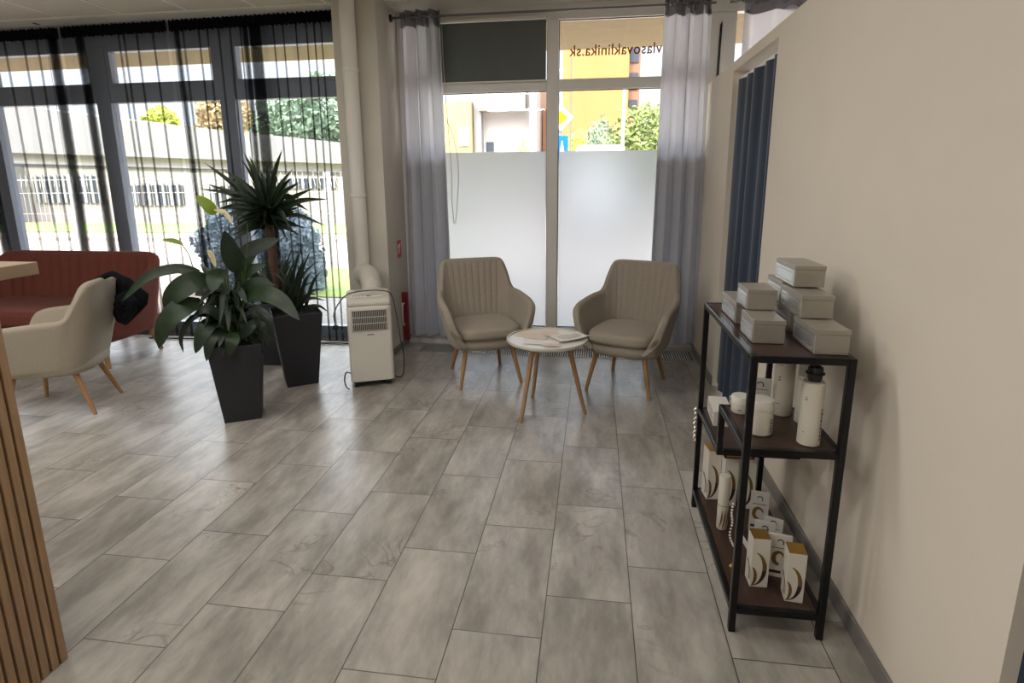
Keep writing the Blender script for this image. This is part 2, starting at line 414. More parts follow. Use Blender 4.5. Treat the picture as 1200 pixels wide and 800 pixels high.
def leaf(pts, width, facing=(0, -1, 0), shape='oval', n=10, fold=.18, bm=None, drop=0.):
    """leaf blade with a midrib fold along a spine"""
    bm = bm or new(); sp = spline(pts, max(2, n//max(1, len(pts)-1))); N = len(sp)
    fc = Vector(facing).normalized(); rows = []
    for i, p in enumerate(sp):
        t = i/(N-1); tan = (sp[min(i+1, N-1)]-sp[max(i-1, 0)]).normalized()
        side = tan.cross(fc)
        if side.length < .05: side = tan.orthogonal()
        side.normalize(); nr = side.cross(tan).normalized()
        if shape == 'oval': w = 1.62*(t+.02)**.5*max(0, 1-t)**.72
        elif shape == 'blade': w = min(1, .55+t*2)*(1-t**2.2)
        elif shape == 'heart': w = math.sin(PI*(.12+.88*t)**.62)**.8
        w = max(.02, w)*width*.5
        rows.append([bm.verts.new(p+side*w*s+nr*(-abs(s)*w*fold*-1)) for s in (-1, -.5, 0, .5, 1)])
    for a, b in zip(rows, rows[1:]):
        for k in range(4): bm.faces.new((a[k], a[k+1], b[k+1], b[k]))
    return bm

def curtain(x0, x1, y, z0, z1, folds, amp, n=None, drift=0., seed=0, flare=.0, sharp=1.0, ztopf=None, thick=.0):
    """hanging cloth: x run, folds = number of waves, pleats loosen towards the hem"""
    rnd = random.Random(seed); n = n or int(folds*16); bm = new(); rows = []; nz = 14
    ph = [rnd.uniform(-.5, .5) for _ in range(8)]
    for j in range(nz+1):
        v = j/nz; row = []
        for i in range(n+1):
            u = i/n
            a = 2*PI*folds*(u+.012*math.sin(2*PI*(u*2+ph[0]))+.01*math.sin(v*3+ph[1]+u*9)*(1-v))
            w = math.sin(a); w = math.copysign(abs(w)**sharp, w)
            x = x0+(x1-x0)*u + amp*.35*math.sin(2*a+ph[2])*.6 + flare*(1-v)*(u-.5)
            yy = y + amp*w*(1+.25*math.sin(u*13+ph[3]+v*2)) + drift*(1-v)
            zt = z1 if ztopf is None else ztopf(x)
            row.append(bm.verts.new((x, yy, z0+(zt-z0)*v + (0.006*math.cos(a) if j == 0 else 0))))
        rows.append(row)
    for a, b in zip(rows, rows[1:]):
        for i in range(n): bm.faces.new((a[i], a[i+1], b[i+1], b[i]))
    if thick:
        bmesh.ops.recalc_face_normals(bm, faces=bm.faces[:])
        bmesh.ops.solidify(bm, geom=bm.faces[:], thickness=thick)
    return bm

def sheer(x0, x1, y, z0, z1f, thin, bands, seed=0):
    rnd = random.Random(seed); path = [(x0, 0)]
    ev = [(x, 'n', 0) for x in thin]+[((a+b)/2, 'w', b-a) for a, b in bands]
    ev.sort()
    for x, k, w in ev:
        if not (x0+.03 < x < x1-.03): continue
        px = path[-1][0]
        if x-px < .03: continue
        mid = (px+x)/2; path.append((mid, rnd.uniform(-.012, .012)))
        if k == 'n':
            d = rnd.choice((-1, 1))*rnd.uniform(.012, .020); e = .004
            path += [(x-e*1.6, 0), (x-e, .012), (x-e*.4, -.012), (x, .012), (x+e*.4, -.012), (x+e, .012), (x+e*1.6, 0)]
        else:
            n = max(6, int(w/.0055)); xs = x-w/2
            for i in range(n):
                path += [(xs+w*(i+.15)/n-.002, -.018), (xs+w*(i+.65)/n+.002, .022)]
    path.append((x1, 0))
    bm = new(); rows = []; nz = 10
    for j in range(nz+1):
        v = j/nz; row = []
        for (x, dy) in path:
            zt = z1f(x)
            row.append(bm.verts.new((x+.012*math.sin(v*2.5+x*3)*(1-v), y+dy*(1.15-.3*v)+.01*math.sin(x*7+v*2)*(1-v), z0+(zt-z0)*v)))
        rows.append(row)
    for a, b in zip(rows, rows[1:]):
        for i in range(len(path)-1): bm.faces.new((a[i], a[i+1], b[i+1], b[i]))
    return bm

# ================================================================== SETTING
ZC = 2.855
struct('floor', BX(-9, 3.5, -4, 5.02, -.12, 0), 'floor')
# ceiling with its exposed grid
cl = struct('ceiling', BX(-9, 3.5, -4, 5.12, ZC, ZC+.3), 'ceil')
bm = new(); x = -4.57-.605*7
while x < 3.4:
    box(bm, x-.010, x+.010, -3.98, 4.72, ZC-.006, ZC+.002); x += .605
y = 4.72
while y > -3.9:
    box(bm, -8.98, 3.48, y-.010, y+.010, ZC-.005, ZC+.002); y -= .605
obj('ceiling_grid', bm, 'tbar', cl)
obj('ceiling_border', BX(-8.98, 3.48, 4.73, 5.0, ZC-.012, ZC+.002), 'wallw', cl)
# solid walls
struct('wall_left', BX(-9.15, -9, -4, 5.1, 0, ZC), 'wall')
struct('wall_rear', BX(-9, 3.5, -4.15, -4, 0, ZC), 'wall')
struct('wall_far_right', BX(3.5, 3.65, -4, 5.1, 0, ZC), 'wall')
# partition on the right, lower than the ceiling, with two curtained openings
XW, ZP = .87, 2.2
bm = new(); prev = 4.98
box(bm, XW, XW+.1, 4.10, 4.98, 0, ZP)
box(bm, XW, XW+.1, 3.16, 4.10, 2.14, ZP)
box(bm, XW, XW+.1, 1.15, 3.16, 0, ZP)
box(bm, XW, XW+.1, .25, 1.15, 2.14, ZP)
box(bm, XW, XW+.1, -4.0, .25, 0, ZP)
bmesh.ops.remove_doubles(bm, verts=bm.verts[:], dist=1e-5)
struct('wall_right', bm, 'wall')
bm = new()
for a, b in ((4.10, 4.98), (1.15, 3.16), (-4, .25)):
    box(bm, XW-.011, XW, a, b, 0, .068)
struct('baseboard_right', bm, 'base', bev=.003)
# pillar between the window groups
struct('wall_middle', BX(-2.03, -1.68, 4.52, 5.12, 0, ZC), 'pillar')
bm = new(); box(bm, -2.03, -1.669, 4.509, 4.52, 0, .06); box(bm, -1.68, -1.669, 4.52, 5.0, 0, .06)
struct('baseboard_middle', bm, 'base', bev=.003)
# window groups
def frame_box(bm, x0, x1, z0, z1, y0=5.0, y1=5.075): box(bm, x0, x1, y0, y1, z0, z1)
w2 = thing('window_2', 'wide white framed window behind the two armchairs with frosted lower panes', 'window'); w2['kind'] = 'structure'
bm = new()
frame_box(bm, -1.68, 1.06, 2.725, ZC); frame_box(bm, -1.68, 1.06, .0, .165); frame_box(bm, -1.68, -1.56, .165, 2.725)
frame_box(bm, .868, 1.06, .165, 2.725)
obj('window_frame', bm, 'frame', w2, bev=.004)
obj('mullion', BX(-.412, -.318, 4.985, 5.08, .165, 2.725), 'frame', w2, bev=.004)
bm = new()
box(bm, -1.56, -.412, 4.99, 5.078, 2.185, 2.268); box(bm, -.318, .868, 4.99, 5.078, 2.185, 2.268)
obj('transom', bm, 'frame', w2, bev=.004)
bm = new(); box(bm, -1.68, .87, 4.93, 5.0, .0, .045)
obj('window_sill', bm, 'frame', w2, bev=.004)
for a, b in ((-1.56, -.412), (-.318, .868)):
    for z0, z1 in ((.165, 2.185), (2.268, 2.725)):
        obj('pane', BX(a, b, 5.034, 5.040, z0, z1), 'glass', w2)
    # dark gasket line round each pane
    bm = new()
    for z0, z1 in ((.165, 2.185), (2.268, 2.725)):
        for q in ((a, a+.006, z0, z1), (b-.006, b, z0, z1), (a+.006, b-.006, z0, z0+.006), (a+.006, b-.006, z1-.006, z1)):
            box(bm, q[0], q[1], 5.026, 5.034, q[2], q[3])
    obj('gasket', bm, 'grill', w2)
    f = obj('frosted_film', BX(a+.008, b-.008, 5.030, 5.0335, .172, 1.70), 'frost', w2)
# web address on the glass, read from outside
tx = bpy.data.curves.new('lettering', 'FONT'); tx.body = 'vlasovaklinika.sk'; tx.size = .118; tx.extrude = .0006; tx.offset = .0012; tx.space_character = 1.06
to = bpy.data.objects.new('tmp_text', tx); COL.objects.link(to)
dg = bpy.context.evaluated_depsgraph_get(); tm = bpy.data.meshes.new_from_object(to.evaluated_get(dg))
bpy.data.objects.remove(to)
tm.name = 'lettering'; lo = bpy.data.objects.new('lettering', tm); COL.objects.link(lo)
tm.materials.clear(); tm.materials.append(M['letter'])
wtx = max(v.co.x for v in tm.vertices); sx_ = .74/wtx
for v in tm.vertices:
    q = v.co.copy(); v.co = (.505-q.x*sx_, 5.0315-q.z*.2, 2.450+q.y)
lo.parent = w2

w1 = thing('window_1', 'long row of white framed shop windows, toned grey for shade, behind the black sheer curtains', 'window'); w1['kind'] = 'structure'
bm = new(); XL = -8.3
frame_box(bm, XL, -2.03, 2.67, ZC); frame_box(bm, XL, -2.03, 0, .12)
obj('window_frame', bm, 'framed', w1, bev=.004)
mx = [-8.30, -7.07, -5.83, -4.585, -3.345]
for x in mx: obj('mullion', BX(x, x+.145, 4.985, 5.08, .12, 2.67), 'framed', w1, bev=.004)
edges = mx+[-2.105]
obj('mullion', BX(-2.105, -2.03, 4.985, 5.08, .12, 2.67), 'framed', w1, bev=.004)
for i in range(5):
    a = edges[i]+.145; b = edges[i+1]
    obj('transom', BX(a, b, 4.995, 5.078, 2.185, 2.325), 'framed', w1, bev=.004)
    obj('pane', BX(a, b, 5.034, 5.040, .12, 2.185), 'glass', w1)
    bm = new(); 
    box(bm, a, a+.045, 4.99, 5.07, 2.325, 2.67); box(bm, b-.045, b, 4.99, 5.07, 2.325, 2.67); box(bm, a+.045, b-.045, 4.99, 5.07, 2.625, 2.67); box(bm, a+.045, b-.045, 4.99, 5.07, 2.325, 2.355)
    fs = obj('sash', bm, 'framed', w1, bev=.003)
    obj('pane', BX(a+.045, b-.045, 5.034, 5.040, 2.355, 2.625), 'glass', fs)
struct('wall_outer_left', BX(-9, XL, 5.0, 5.12, 0, ZC), 'wall')
# third window, seen over the partition
w3 = thing('window_3', 'window of the neighbouring room seen above the partition', 'window'); w3['kind'] = 'structure'
bm = new(); frame_box(bm, 1.06, 3.5, 2.725, ZC); frame_box(bm, 1.06, 3.5, 0, .165); frame_box(bm, 3.38, 3.5, .165, 2.725)
obj('window_frame', bm, 'frame', w3, bev=.004)
obj('pane', BX(1.06, 3.38, 5.034, 5.040, .165, 2.725), 'glass', w3)
bm = prism([(.935, 2.63), (.948, 2.66), (.952, 2.63), (.946, 2.2), (.93, 2.2)], 0, .006, mtx=Matrix(((1, 0, 0, 0), (0, 0, -1, 4.998), (0, 1, 0, 0), (0, 0, 0, 1))))
obj('frame_gap', bm, 'dark', w2)

# floor convector grate
g = thing('floor_grate', 'long slotted metal floor grate set along the frosted window', 'floor grate', (0, 0, 0))
bm = new()
box(bm, -1.5, .83, 4.655, 4.665, 0, .004); box(bm, -1.5, .83, 4.895, 4.905, 0, .004); box(bm, -1.51, -1.5, 4.655, 4.905, 0, .004); box(bm, .83, .84, 4.655, 4.905, 0, .004)
obj('grate_frame', bm, 'grate', g)
obj('grate_pit', BX(-1.5, .83, 4.665, 4.895, .0004, .0012), 'hole', g)
bm = new(); x = -1.495
while x < .825: box(bm, x, x+.0105, 4.665, 4.895, .0012, .004); x += .0195
obj('slats', bm, 'grate', g)

# ================================================================== OUTSIDE
struct('ground_pavement', BX(-60, 40, 5.02, 60, -.15, -.03), 'road')
struct('ground_gravel', prism([(-4.9, 5.1), (-1.9, 5.1), (-1.9, 7.0), (-4.9, 7.0)], -.03, -.015), 'gravel')
struct('ground_lawn', prism([(-5.3, 6.9), (-1.9, 6.9), (-1.9, 9.3), (-5.3, 9.3)], -.03, -.005), 'grass')
struct('ground_verge', prism([(-42, 15.6), (-4, 15.6), (-4, 19.0), (-42, 19.0)], -.03, .0), 'grass')
struct('ground_kerb', BX(-42, -4, 13.4, 13.55, -.03, .06), 'longb')
so = struct('wall_canopy', BX(-14, 6, 5.1, 7.0, 2.90, 3.25), 'soffit')
# long low building
lb = thing('long_low_building', 'long pale industrial building with a sloping grey roof edge beyond the fence', 'building', (0, 0, 0))
Y0 = 20.
def pl(pts, y, d, m, name, par):   # photo outline on a plane, with real depth behind it
    P = [at(x, yy, y) for x, yy in pts]
    bm = new(); a = [bm.verts.new(p) for p in P]; b = [bm.verts.new(p+Vector((0, d, 0))) for p in P]
    n = len(P); bm.faces.new(a); bm.faces.new(b)
    for i in range(n): bm.faces.new((a[i], a[(i+1) % n], b[(i+1) % n], b[i]))
    return obj(name, bm, m, par)
bm = prism([(-34, -.03), (-6.5, -.03), (-6.5, 1.95), (-34, 3.1)], 0, 8, mtx=Matrix(((1, 0, 0, 0), (0, 0, 1, 20), (0, 1, 0, 0), (0, 0, 0, 1))))
obj('wall', bm, 'longb', lb)
bm = prism([(-34, 3.1), (-6.5, 1.95), (-6.5, 2.5), (-14, 3.35), (-18, 3.8), (-22, 4.4), (-34, 4.9)], 0, 8.3, mtx=Matrix(((1, 0, 0, 0), (0, 0, 1, 19.7), (0, 1, 0, 0), (0, 0, 0, 1))))
obj('roof_edge', bm, 'longg', lb)
bm = prism([(-34, 2.55), (-6.5, 1.62), (-6.5, 1.66), (-34, 2.62)], 0, .05, mtx=Matrix(((1, 0, 0, 0), (0, 0, 1, 19.9), (0, 1, 0, 0), (0, 0, 0, 1))))
obj('cornice', bm, 'shade', lb)
for x0, x1, z0, z1 in ((-17.7, -15.3, .6, 1.35), (-21.6, -18.7, .7, 1.7), (-11.5, -9.2, 1.2, 1.55), (-14.2, -12.6, .6, 1.3)):
    w = obj('window', BX(x0, x1, 19.93, 20.02, z0, z1), 'shade', lb)
    x = x0+.1
    while x < x1: obj('window_bar', BX(x, x+.08, 19.88, 19.93, z0, z1+.08), 'longb', w); x += .3
obj('entrance_wing', BX(-26.5, -22.0, 17.2, 20, -.03, 2.1), 'longg', lb)
# wire fence
fz = thing('wire_fence', 'white wire mesh fence with bent top outside the left windows', 'fence', (0, 9.6, 0))
xs = [-14.6, -12.1, -9.62, -7.1, -4.6, -2.1]
for x in xs: obj('post', BX(x-.045, x+.045, -.03, .03, -.03, 1.62), 'fence', fz)
for a, b in zip(xs, xs[1:]):
    bm = new(); x = a+.08
    while x < b-.05:
        tube([(x, -.04, 0), (x, -.04, 1.28), (x+.05, -.10, 1.40), (x, -.04, 1.52), (x, -.04, 1.62)], .004, 4, bm); x += .1
    for z in (.1, .5, .9, 1.28, 1.52): tube([(a, -.045, z), (b, -.045, z)], .005, 4, bm)
    obj('mesh_panel', bm, 'fence', fz)
# trees and shrubs
def crown(name, label, c, r, m, n=2600, size=.16, seed=1, cat='tree', group=None, trunk=True, cone=False):
    rnd = random.Random(seed); root = thing(name, label, cat, (c[0], c[1], -.03), 0, group)
    bm = new()
    for k in range(n):
        while True:
            p = Vector((rnd.uniform(-1, 1), rnd.uniform(-1, 1), rnd.uniform(-1, 1)))
            if .25 < p.length < 1: break
        p *= 1+.18*math.sin(p.x*7+seed)*math.sin(p.z*6+p.y*5)
        if cone: f = max(.06, 1-.8*max(0, (p.z+.15))); p.x *= f; p.y *= f
        q = Vector((p.x*r[0], p.y*r[1], c[2]+.03+p.z*r[2]))
        a = Vector((rnd.gauss(0, 1), rnd.gauss(0, 1), rnd.gauss(0, 1))).normalized(); b = a.orthogonal().normalized()
        s = size*rnd.uniform(.5, 1.2)
        bm.faces.new([bm.verts.new(q+a*s), bm.verts.new(q+b*s*.5), bm.verts.new(q-a*s), bm.verts.new(q-b*s*.5)])
    obj('foliage', bm, m, root)
    if trunk: obj('trunk', tube([(0, 0, 0), (0.03, 0, c[2]*.5), (0, 0, c[2])], [r[0]*.07+.02, r[0]*.05+.02, r[0]*.03+.01], 8), 'trunk', root)
    return root
crown('spruce', 'pale blue spruce outside the left window behind the potted plants', (-5.0, 7.6, .52), (.62, .55, .66), 'spruce', 9000, .04, 3, 'shrub', trunk=True)
crown('spruce', 'small blue spruce outside directly behind the yucca pot', (-3.98, 7.25, .40), (.36, .38, .72), 'spruce', 6000, .04, 4, 'shrub', trunk=True)
for i, (px, w, py, Y, lab) in enumerate(((190, .9, 146, 31.5, 'small tree above the roof of the long building'), (340, 2.3, 147, 36, 'large green tree right of the window mullion behind the roof'), (384, 2.2, 136, 31, 'dark green tree next to the pillar seen through the sheer curtain'), (262, 1.4, 140, 31, 'brownish tree crown behind the second window mullion'))):
    c = at(px, py, Y); crown('tree', lab, (c.x, Y, c.z), (w, w, w*(1.0 if i != 1 else .8)), ('tree2', 'tree3', 'tree3', 'tree4')[i], 2600, .22, 10+i)
# street seen through the clear strip of window 2
yb = thing('yellow_house', 'yellow house with one small window at the left of the view', 'building', (0, 0, 0))
def bld(x0, x1, z1, Y, m, par, name='wall', z0=-.03, d=8): return obj(name, BX(x0, x1, Y, Y+d, z0, z1), m, par)
bld(-11, -6.35, 5.35, 30, 'yellow', yb)
w = obj('window', BX(-7.0, -6.45, 29.93, 30.02, 3.15, 4.05), 'pale', yb); obj('pane', BX(-6.92, -6.53, 29.9, 29.94, 3.25, 3.95), 'glazing', w)
wb = thing('white_house', 'white apartment building with a balcony panel', 'building', (0, 0, 0))
bld(-6.3, -3.0, 7.2, 31, 'pale', wb)
obj('balcony', BX(-6.0, -3.6, 30.1, 31, 4.9, 6.0), 'longb', wb)
obj('side_wall', BX(-6.3, -5.9, 30.4, 31, -.03, 7.2), 'longg', wb); obj('side_wall', BX(-3.4, -3.0, 30.4, 31, -.03, 7.2), 'longg', wb)
obj('window', BX(-5.75, -5.35, 30.95, 31.02, 2.9, 3.4), 'shade', wb)
sb = thing('salmon_house', 'salmon coloured house edge behind the white lamp pole', 'building', (0, 0, 0))
bld(-2.95, -2.1, 5.2, 33, 'salmon', sb)
ob = thing('orange_building', 'tall orange apartment building in the right pane', 'building', (0, 0, 0))
bld(-1.75, 1.55, 9.5, 31, 'orange', ob)
obj('stair_tower', BX(1.55, 2.15, 31.6, 38, -.03, 9.0), 'salmon', ob)
for k in range(3): obj('window', BX(1.62, 2.05, 31.52, 31.62, 4.6+k*1.3, 5.4+k*1.3), 'shade', ob)
crown('tree', 'broad green tree in front of the orange building in the right pane', (1.85, 21, 2.25), (1.5, 1.2, 1.75), 'tree1', 5200, .11, 21)
crown('tree', 'small yellow green tree beside the yellow road sign', (-.75, 24, 1.95), (.55, .6, 1.45), 'tree2', 2400, .09, 22)
crown('tree', 'grey green tree left of the broad tree in the right pane', (.2, 25.5, 2.3), (.85, .8, 1.6), 'tree3', 2400, .1, 23)
crown('tree', 'thin young tree in front of the white building', (-3.1, 25, 2.35), (.35, .35, .9), 'tree2', 260, .08, 24)
for xx, Y, r_, lab, m_, hh in ((-2.55, 24, .06, 'white street pole left of the window mullion', 'signw', 7), (.74, 17, .04, 'white street pole in front of the trees in the right pane', 'signw', 4.1), (-.86, 20, .035, 'thin brown pole in front of the orange building', 'salmon', 8)):
    t = thing('street_pole', lab, 'pole', (xx, Y, -.03)); obj('pole', lathe([(r_, 0), (r_, hh)], 10), m_, t); obj('base', lathe([(r_*2, 0), (r_*2, .1)], 10), m_, t)
    obj('cap', lathe([(r_*1.4, hh), (r_*1.2, hh+.05)], 10), m_, t)
sg = thing('road_sign', 'yellow and white diamond road sign above a blue sign on a pole', 'road sign', (-.53, 9.0, -.03))
obj('pole', lathe([(.03, 0), (.03, 2.7)], 12), 'longg', sg)
RY = Matrix(((1, 0, 0, 0), (0, 0, 1, 0), (0, 1, 0, 0), (0, 0, 0, 1)))
def dia(s, z): return [(0, z-s), (s, z), (0, z+s), (-s, z)]
obj('diamond_plate', prism(dia(.19, 2.39), -.06, -.04, mtx=RY), 'signw', sg)
obj('yellow_diamond', prism(dia(.105, 2.39), -.065, -.06, mtx=RY), 'signy', sg)
bp_ = obj('blue_plate', prism([(-.2, 1.8), (.115, 1.8), (.115, 2.13), (-.2, 2.13)], -.06, -.045, mtx=RY), 'signb', sg)
obj('white_triangle', prism([(-.02, 1.84), (.07, 1.84), (.025, 2.07)], -.065, -.06, mtx=RY), 'signw', bp_)
v = thing('white_van', 'white van roof passing behind the frosted edge', 'van', (.0, 15.0, -.03))
obj('body', prism([(-.7, .25), (.72, .25), (.72, 2.25), (.65, 2.32), (-.45, 2.32), (-.7, 1.7)], 0, 1.8, mtx=RY), 'signw', v, bev=.03)
obj('window', BX(.0, .4, -.012, 0, 1.95, 2.12), 'shade', v)
for wx in (-.4, .45): obj('wheel', tube([(wx, -.02, .3), (wx, .2, .3)], .3, 20), 'dark', v)

# ================================================================== CURTAINS
def zhead(x): return 2.842-.011*abs(x+2.1)
TH1 = [-8.0, -7.8, -7.5, -7.2, -6.95, -6.6, -6.3, -6.1, -5.95]
def fx(px): return at(px, 100, 4.86).x
thin_px = [14, 36, 52, 147, 153, 168, 187, 206, 222, 240, 250, 263, 276, 288, 326, 337, 352, 364, 373, 381]
bands_px = [(65, 75), (80, 84), (97, 106), (212, 217), (291, 296), (299, 311)]
allth = TH1+[fx(p) for p in thin_px]; allb = [(-7.1, -7.0), (-5.75, -5.66)]+[(fx(a), fx(b)) for a, b in bands_px]
xs_ = [-8.28, fx(79), fx(204), -2.1]
labs = ['black sheer curtain panel at the far left behind the sofa, parted at its right edge', 'black sheer curtain panel between the far left panel and the yucca', 'black sheer curtain panel beside the pillar behind the potted plants']
for i in range(3):
    t = thing('sheer_curtain', labs[i], 'curtain', (0, 0, 0), 0, 'black sheer curtains')
    a, b = xs_[i]+(.015 if i else 0), xs_[i+1]-.015
    zb = .015
    obj('sheer_cloth', sheer(a, b, 4.86, zb, lambda x: zhead(x)-.06, allth, allb, i), 'sheer', t)
    # gathered heading tape
    bm = new(); n = int((b-a)/.006); rows = []
    for j, (dz, da) in enumerate(((0, .6), (-.015, 1), (-.05, .8), (-.075, 1), (-.088, 1.1))):
        row = []
        for k in range(n+1):
            x = a+(b-a)*k/n; row.append(bm.verts.new((x, 4.86+.012*da*math.sin(k*1.3+.7*math.sin(k*.37)), zhead(x)+dz+(.006*math.sin(k*.9) if j in (0, 4) else 0))))
        rows.append(row)
    for p, q in zip(rows, rows[1:]):
        for k in range(n): bm.faces.new((p[k], p[k+1], q[k+1], q[k]))
    bmesh.ops.recalc_face_normals(bm, faces=bm.faces[:]); bmesh.ops.solidify(bm, geom=bm.faces[:], thickness=.003)
    obj('heading_tape', bm, 'jacket', t)
    obj('hem', tube([(a+(b-a)*k/40, 4.86+.012*math.sin(k*1.9), zb+.004) for k in range(41)], .004, 6), 'jacket', t)
tr_ = thing('curtain_track', 'dark curtain track on the ceiling above the black sheers', 'curtain track', (0, 0, 0))
obj('track', BX(-8.28, -2.06, 4.852, 4.868, 2.846, ZC-.001), 'dark', tr_)
obj('bracket', BX(-4.93, -4.90, 4.80, 4.852, 2.84, ZC-.001), 'dark', tr_)

def gcurtain(x0, x1, label, folds, seed, z0=.085, ztop=2.80, flat=0, ringx=(), flare=.0, y=4.86):
    t = thing('grey_curtain', label, 'curtain', (0, 0, 0), 0, 'grey eyelet curtains')
    bm = curtain(x0, x1, y, z0, ztop, folds, .05, seed=seed, flare=flare, sharp=.8)
    obj('cloth', bm, 'gcurt', t, smooth=True)
    # doubled header band
    bm = curtain(x0-.001, x1+.001, y-.004, ztop-.12, ztop+.002, folds, .051, seed=seed, sharp=.8)
    obj('header_band', bm, 'gcurtd', t, smooth=True)
    for rx, ry, a in ringx:
        c = Vector((rx, ry, ztop-.045)); bm = new()
        d = Vector((math.cos(a), math.sin(a), 0)); 
        tube([c+d*.024*math.cos(2*PI*k/20)+Vector((0, 0, .024*math.sin(2*PI*k/20))) for k in range(20)], .006, 6, bm, closed=True)
        obj('eyelet', bm, 'steel', t, smooth=True)
    return t
M['gcurtd'] = mat_thin('grey_curtain_header', (150, 149, 154), (120, 120, 126), .8)
gcurtain(-1.61, -1.27, 'grey eyelet curtain hanging left of the frosted window next to the pillar', 3.5, 5, ringx=((-1.545, 4.80, .2), (-1.43, 4.79, .6), (-1.315, 4.80, .4)), flare=.07, z0=.10)
gcurtain(.50, .845, 'grey eyelet curtain hanging right of the frosted window beside the white partition', 3.5, 9, ringx=((.55, 4.80, .3), (.68, 4.80, -.3), (.79, 4.80, .2)), flare=.05, z0=.10)
gcurtain(1.08, 2.5, 'grey eyelet curtain seen above the top edge of the white partition', 4.5, 12, ringx=((1.16, 4.85, 0), (1.36, 4.85, 0), (1.56, 4.85, 0)), y=4.88)
rd = thing('curtain_rod', 'thin metal curtain rod with a wall bracket carrying the grey curtains', 'curtain rod', (0, 0, 0))
obj('rod', tube([(-1.68, 4.855, 2.755), (.87, 4.855, 2.755)], .009, 10), 'steel', rd)
obj('rod', tube([(.97, 4.855, 2.755), (3.4, 4.855, 2.755)], .009, 10), 'steel', rd)
obj('bracket', tube([(-1.68, 4.855, 2.755), (-1.668, 4.855, 2.755)], .03, 14), 'dark', rd)
# roller blind
bl = thing('roller_blind', 'grey green roller blind covering the upper left pane of the frosted window', 'roller blind', (0, 0, 0))
obj('blind_fabric', BX(-1.40, -.418, 4.970, 4.974, 2.262, 2.722), 'blind', bl)
obj('bottom_bar', BX(-1.40, -.418, 4.966, 4.978, 2.255, 2.268), 'frame', bl, bev=.002)
obj('blind_tube', tube([(-1.40, 4.97, 2.745), (-.418, 4.97, 2.745)], .018, 12), 'frame', bl, smooth=True)
obj('pull_chain', tube(spline([at(523, 140, 4.96), at(531, 160, 4.96), at(537, 195, 4.96), at(536, 235, 4.96), at(533, 262, 4.96), at(530, 240, 4.96), at(529, 200, 4.96), (-1.27, 4.96, 2.3), (-1.28, 4.965, 2.72)], 6), .003, 6), 'offw', bl)
# navy curtains in the partition openings
for y0, y1, lab, s in ((3.16, 4.098, 'navy curtain in the partition opening nearest the window', 3), (.255, 1.147, 'navy curtain in the near partition opening at the right picture edge', 4)):
    t = thing('navy_curtain', lab, 'curtain', (0, 0, 0), 0, 'navy curtains in the partition openings')
    bm = curtain(y0, y1, 0, .02, 2.07, 5, .022, seed=s, sharp=.8, flare=.03)
    for vv in bm.verts: vv.co = Vector((XW+.026-vv.co.y*.8, vv.co.x, vv.co.z))
    bmesh.ops.recalc_face_normals(bm, faces=bm.faces[:]); bmesh.ops.solidify(bm, geom=bm.faces[:], thickness=.003)
    obj('cloth', bm, 'blue', t, smooth=True)
    obj('rail', BX(XW+.03, XW+.045, y0+.02, y1-.02, 2.075, 2.09), 'white', t)

# ================================================================== ARMCHAIRS
def chair(label, mt, loc, rotz, group, legm='leg'):
    t = thing('armchair', label, 'armchair', (loc[0], loc[1], 0), rotz, group)
    st = [((0, .195, .325), (0, .325, .845)), ((.10, .195, .325), (.12, .323, .845)), ((.165, .188, .325), (.205, .315, .842)), ((.205, .16, .325), (.245, .29, .815)),
          ((.23, .11, .325), (.268, .235, .715)), ((.24, .06, .325), (.284, .175, .630)), ((.246, -.02, .325), (.305, .06, .618)), ((.248, -.12, .325), (.315, -.09, .604)),
          ((.244, -.20, .325), (.314, -.205, .588)), ((.232, -.245, .328), (.306, -.262, .555)), ((.21, -.265, .332), (.284, -.288, .47)), ((.185, -.272, .335), (.25, -.288, .40))]
    obj('shell', shell(st, .05, grooves=(.052, .235, .007), sub=14), mt, t, smooth=True, sharp=1.5)
    obj('seat_base', slab(.262, .262, .275, .372, 3.2, .045, cy=-.018), mt, t, smooth=True)
    obj('seat', slab(.236, .243, .362, .448, 4.2, .034, cy=-.062, crown=.016, taper=.93), mt, t, smooth=True)
    for sx in (-1, 1):
        for (x0, y0, x1, y1) in ((.17, -.19, .228, -.24), (.15, .14, .198, .24)):
            bm = new(); n = 4
            tube([(sx*x0, y0, .285), (sx*(x0*.2+x1*.8), y0*.2+y1*.8, .06), (sx*x1, y1, .0)], [.0185, .0135, .012], 12, bm)
            for v in bm.verts:
                if v.co.z < .01: v.co.z = 0
            obj('leg', bm, legm, t, smooth=True)
    return t
G1 = 'tufted armchairs by the windows'
chair('taupe armchair with channelled back left of the round table', 'beige', (-.815, 4.105), math.atan2(.199, .432), G1)
chair('taupe armchair with channelled back right of the round table', 'beige', (.268, 4.045), -math.atan2(.176, .45), G1)
chair('cream armchair with a black jacket over its back in front of the red sofa', 'cream', (-3.475, 3.175), -math.atan2(.935, .354), G1)

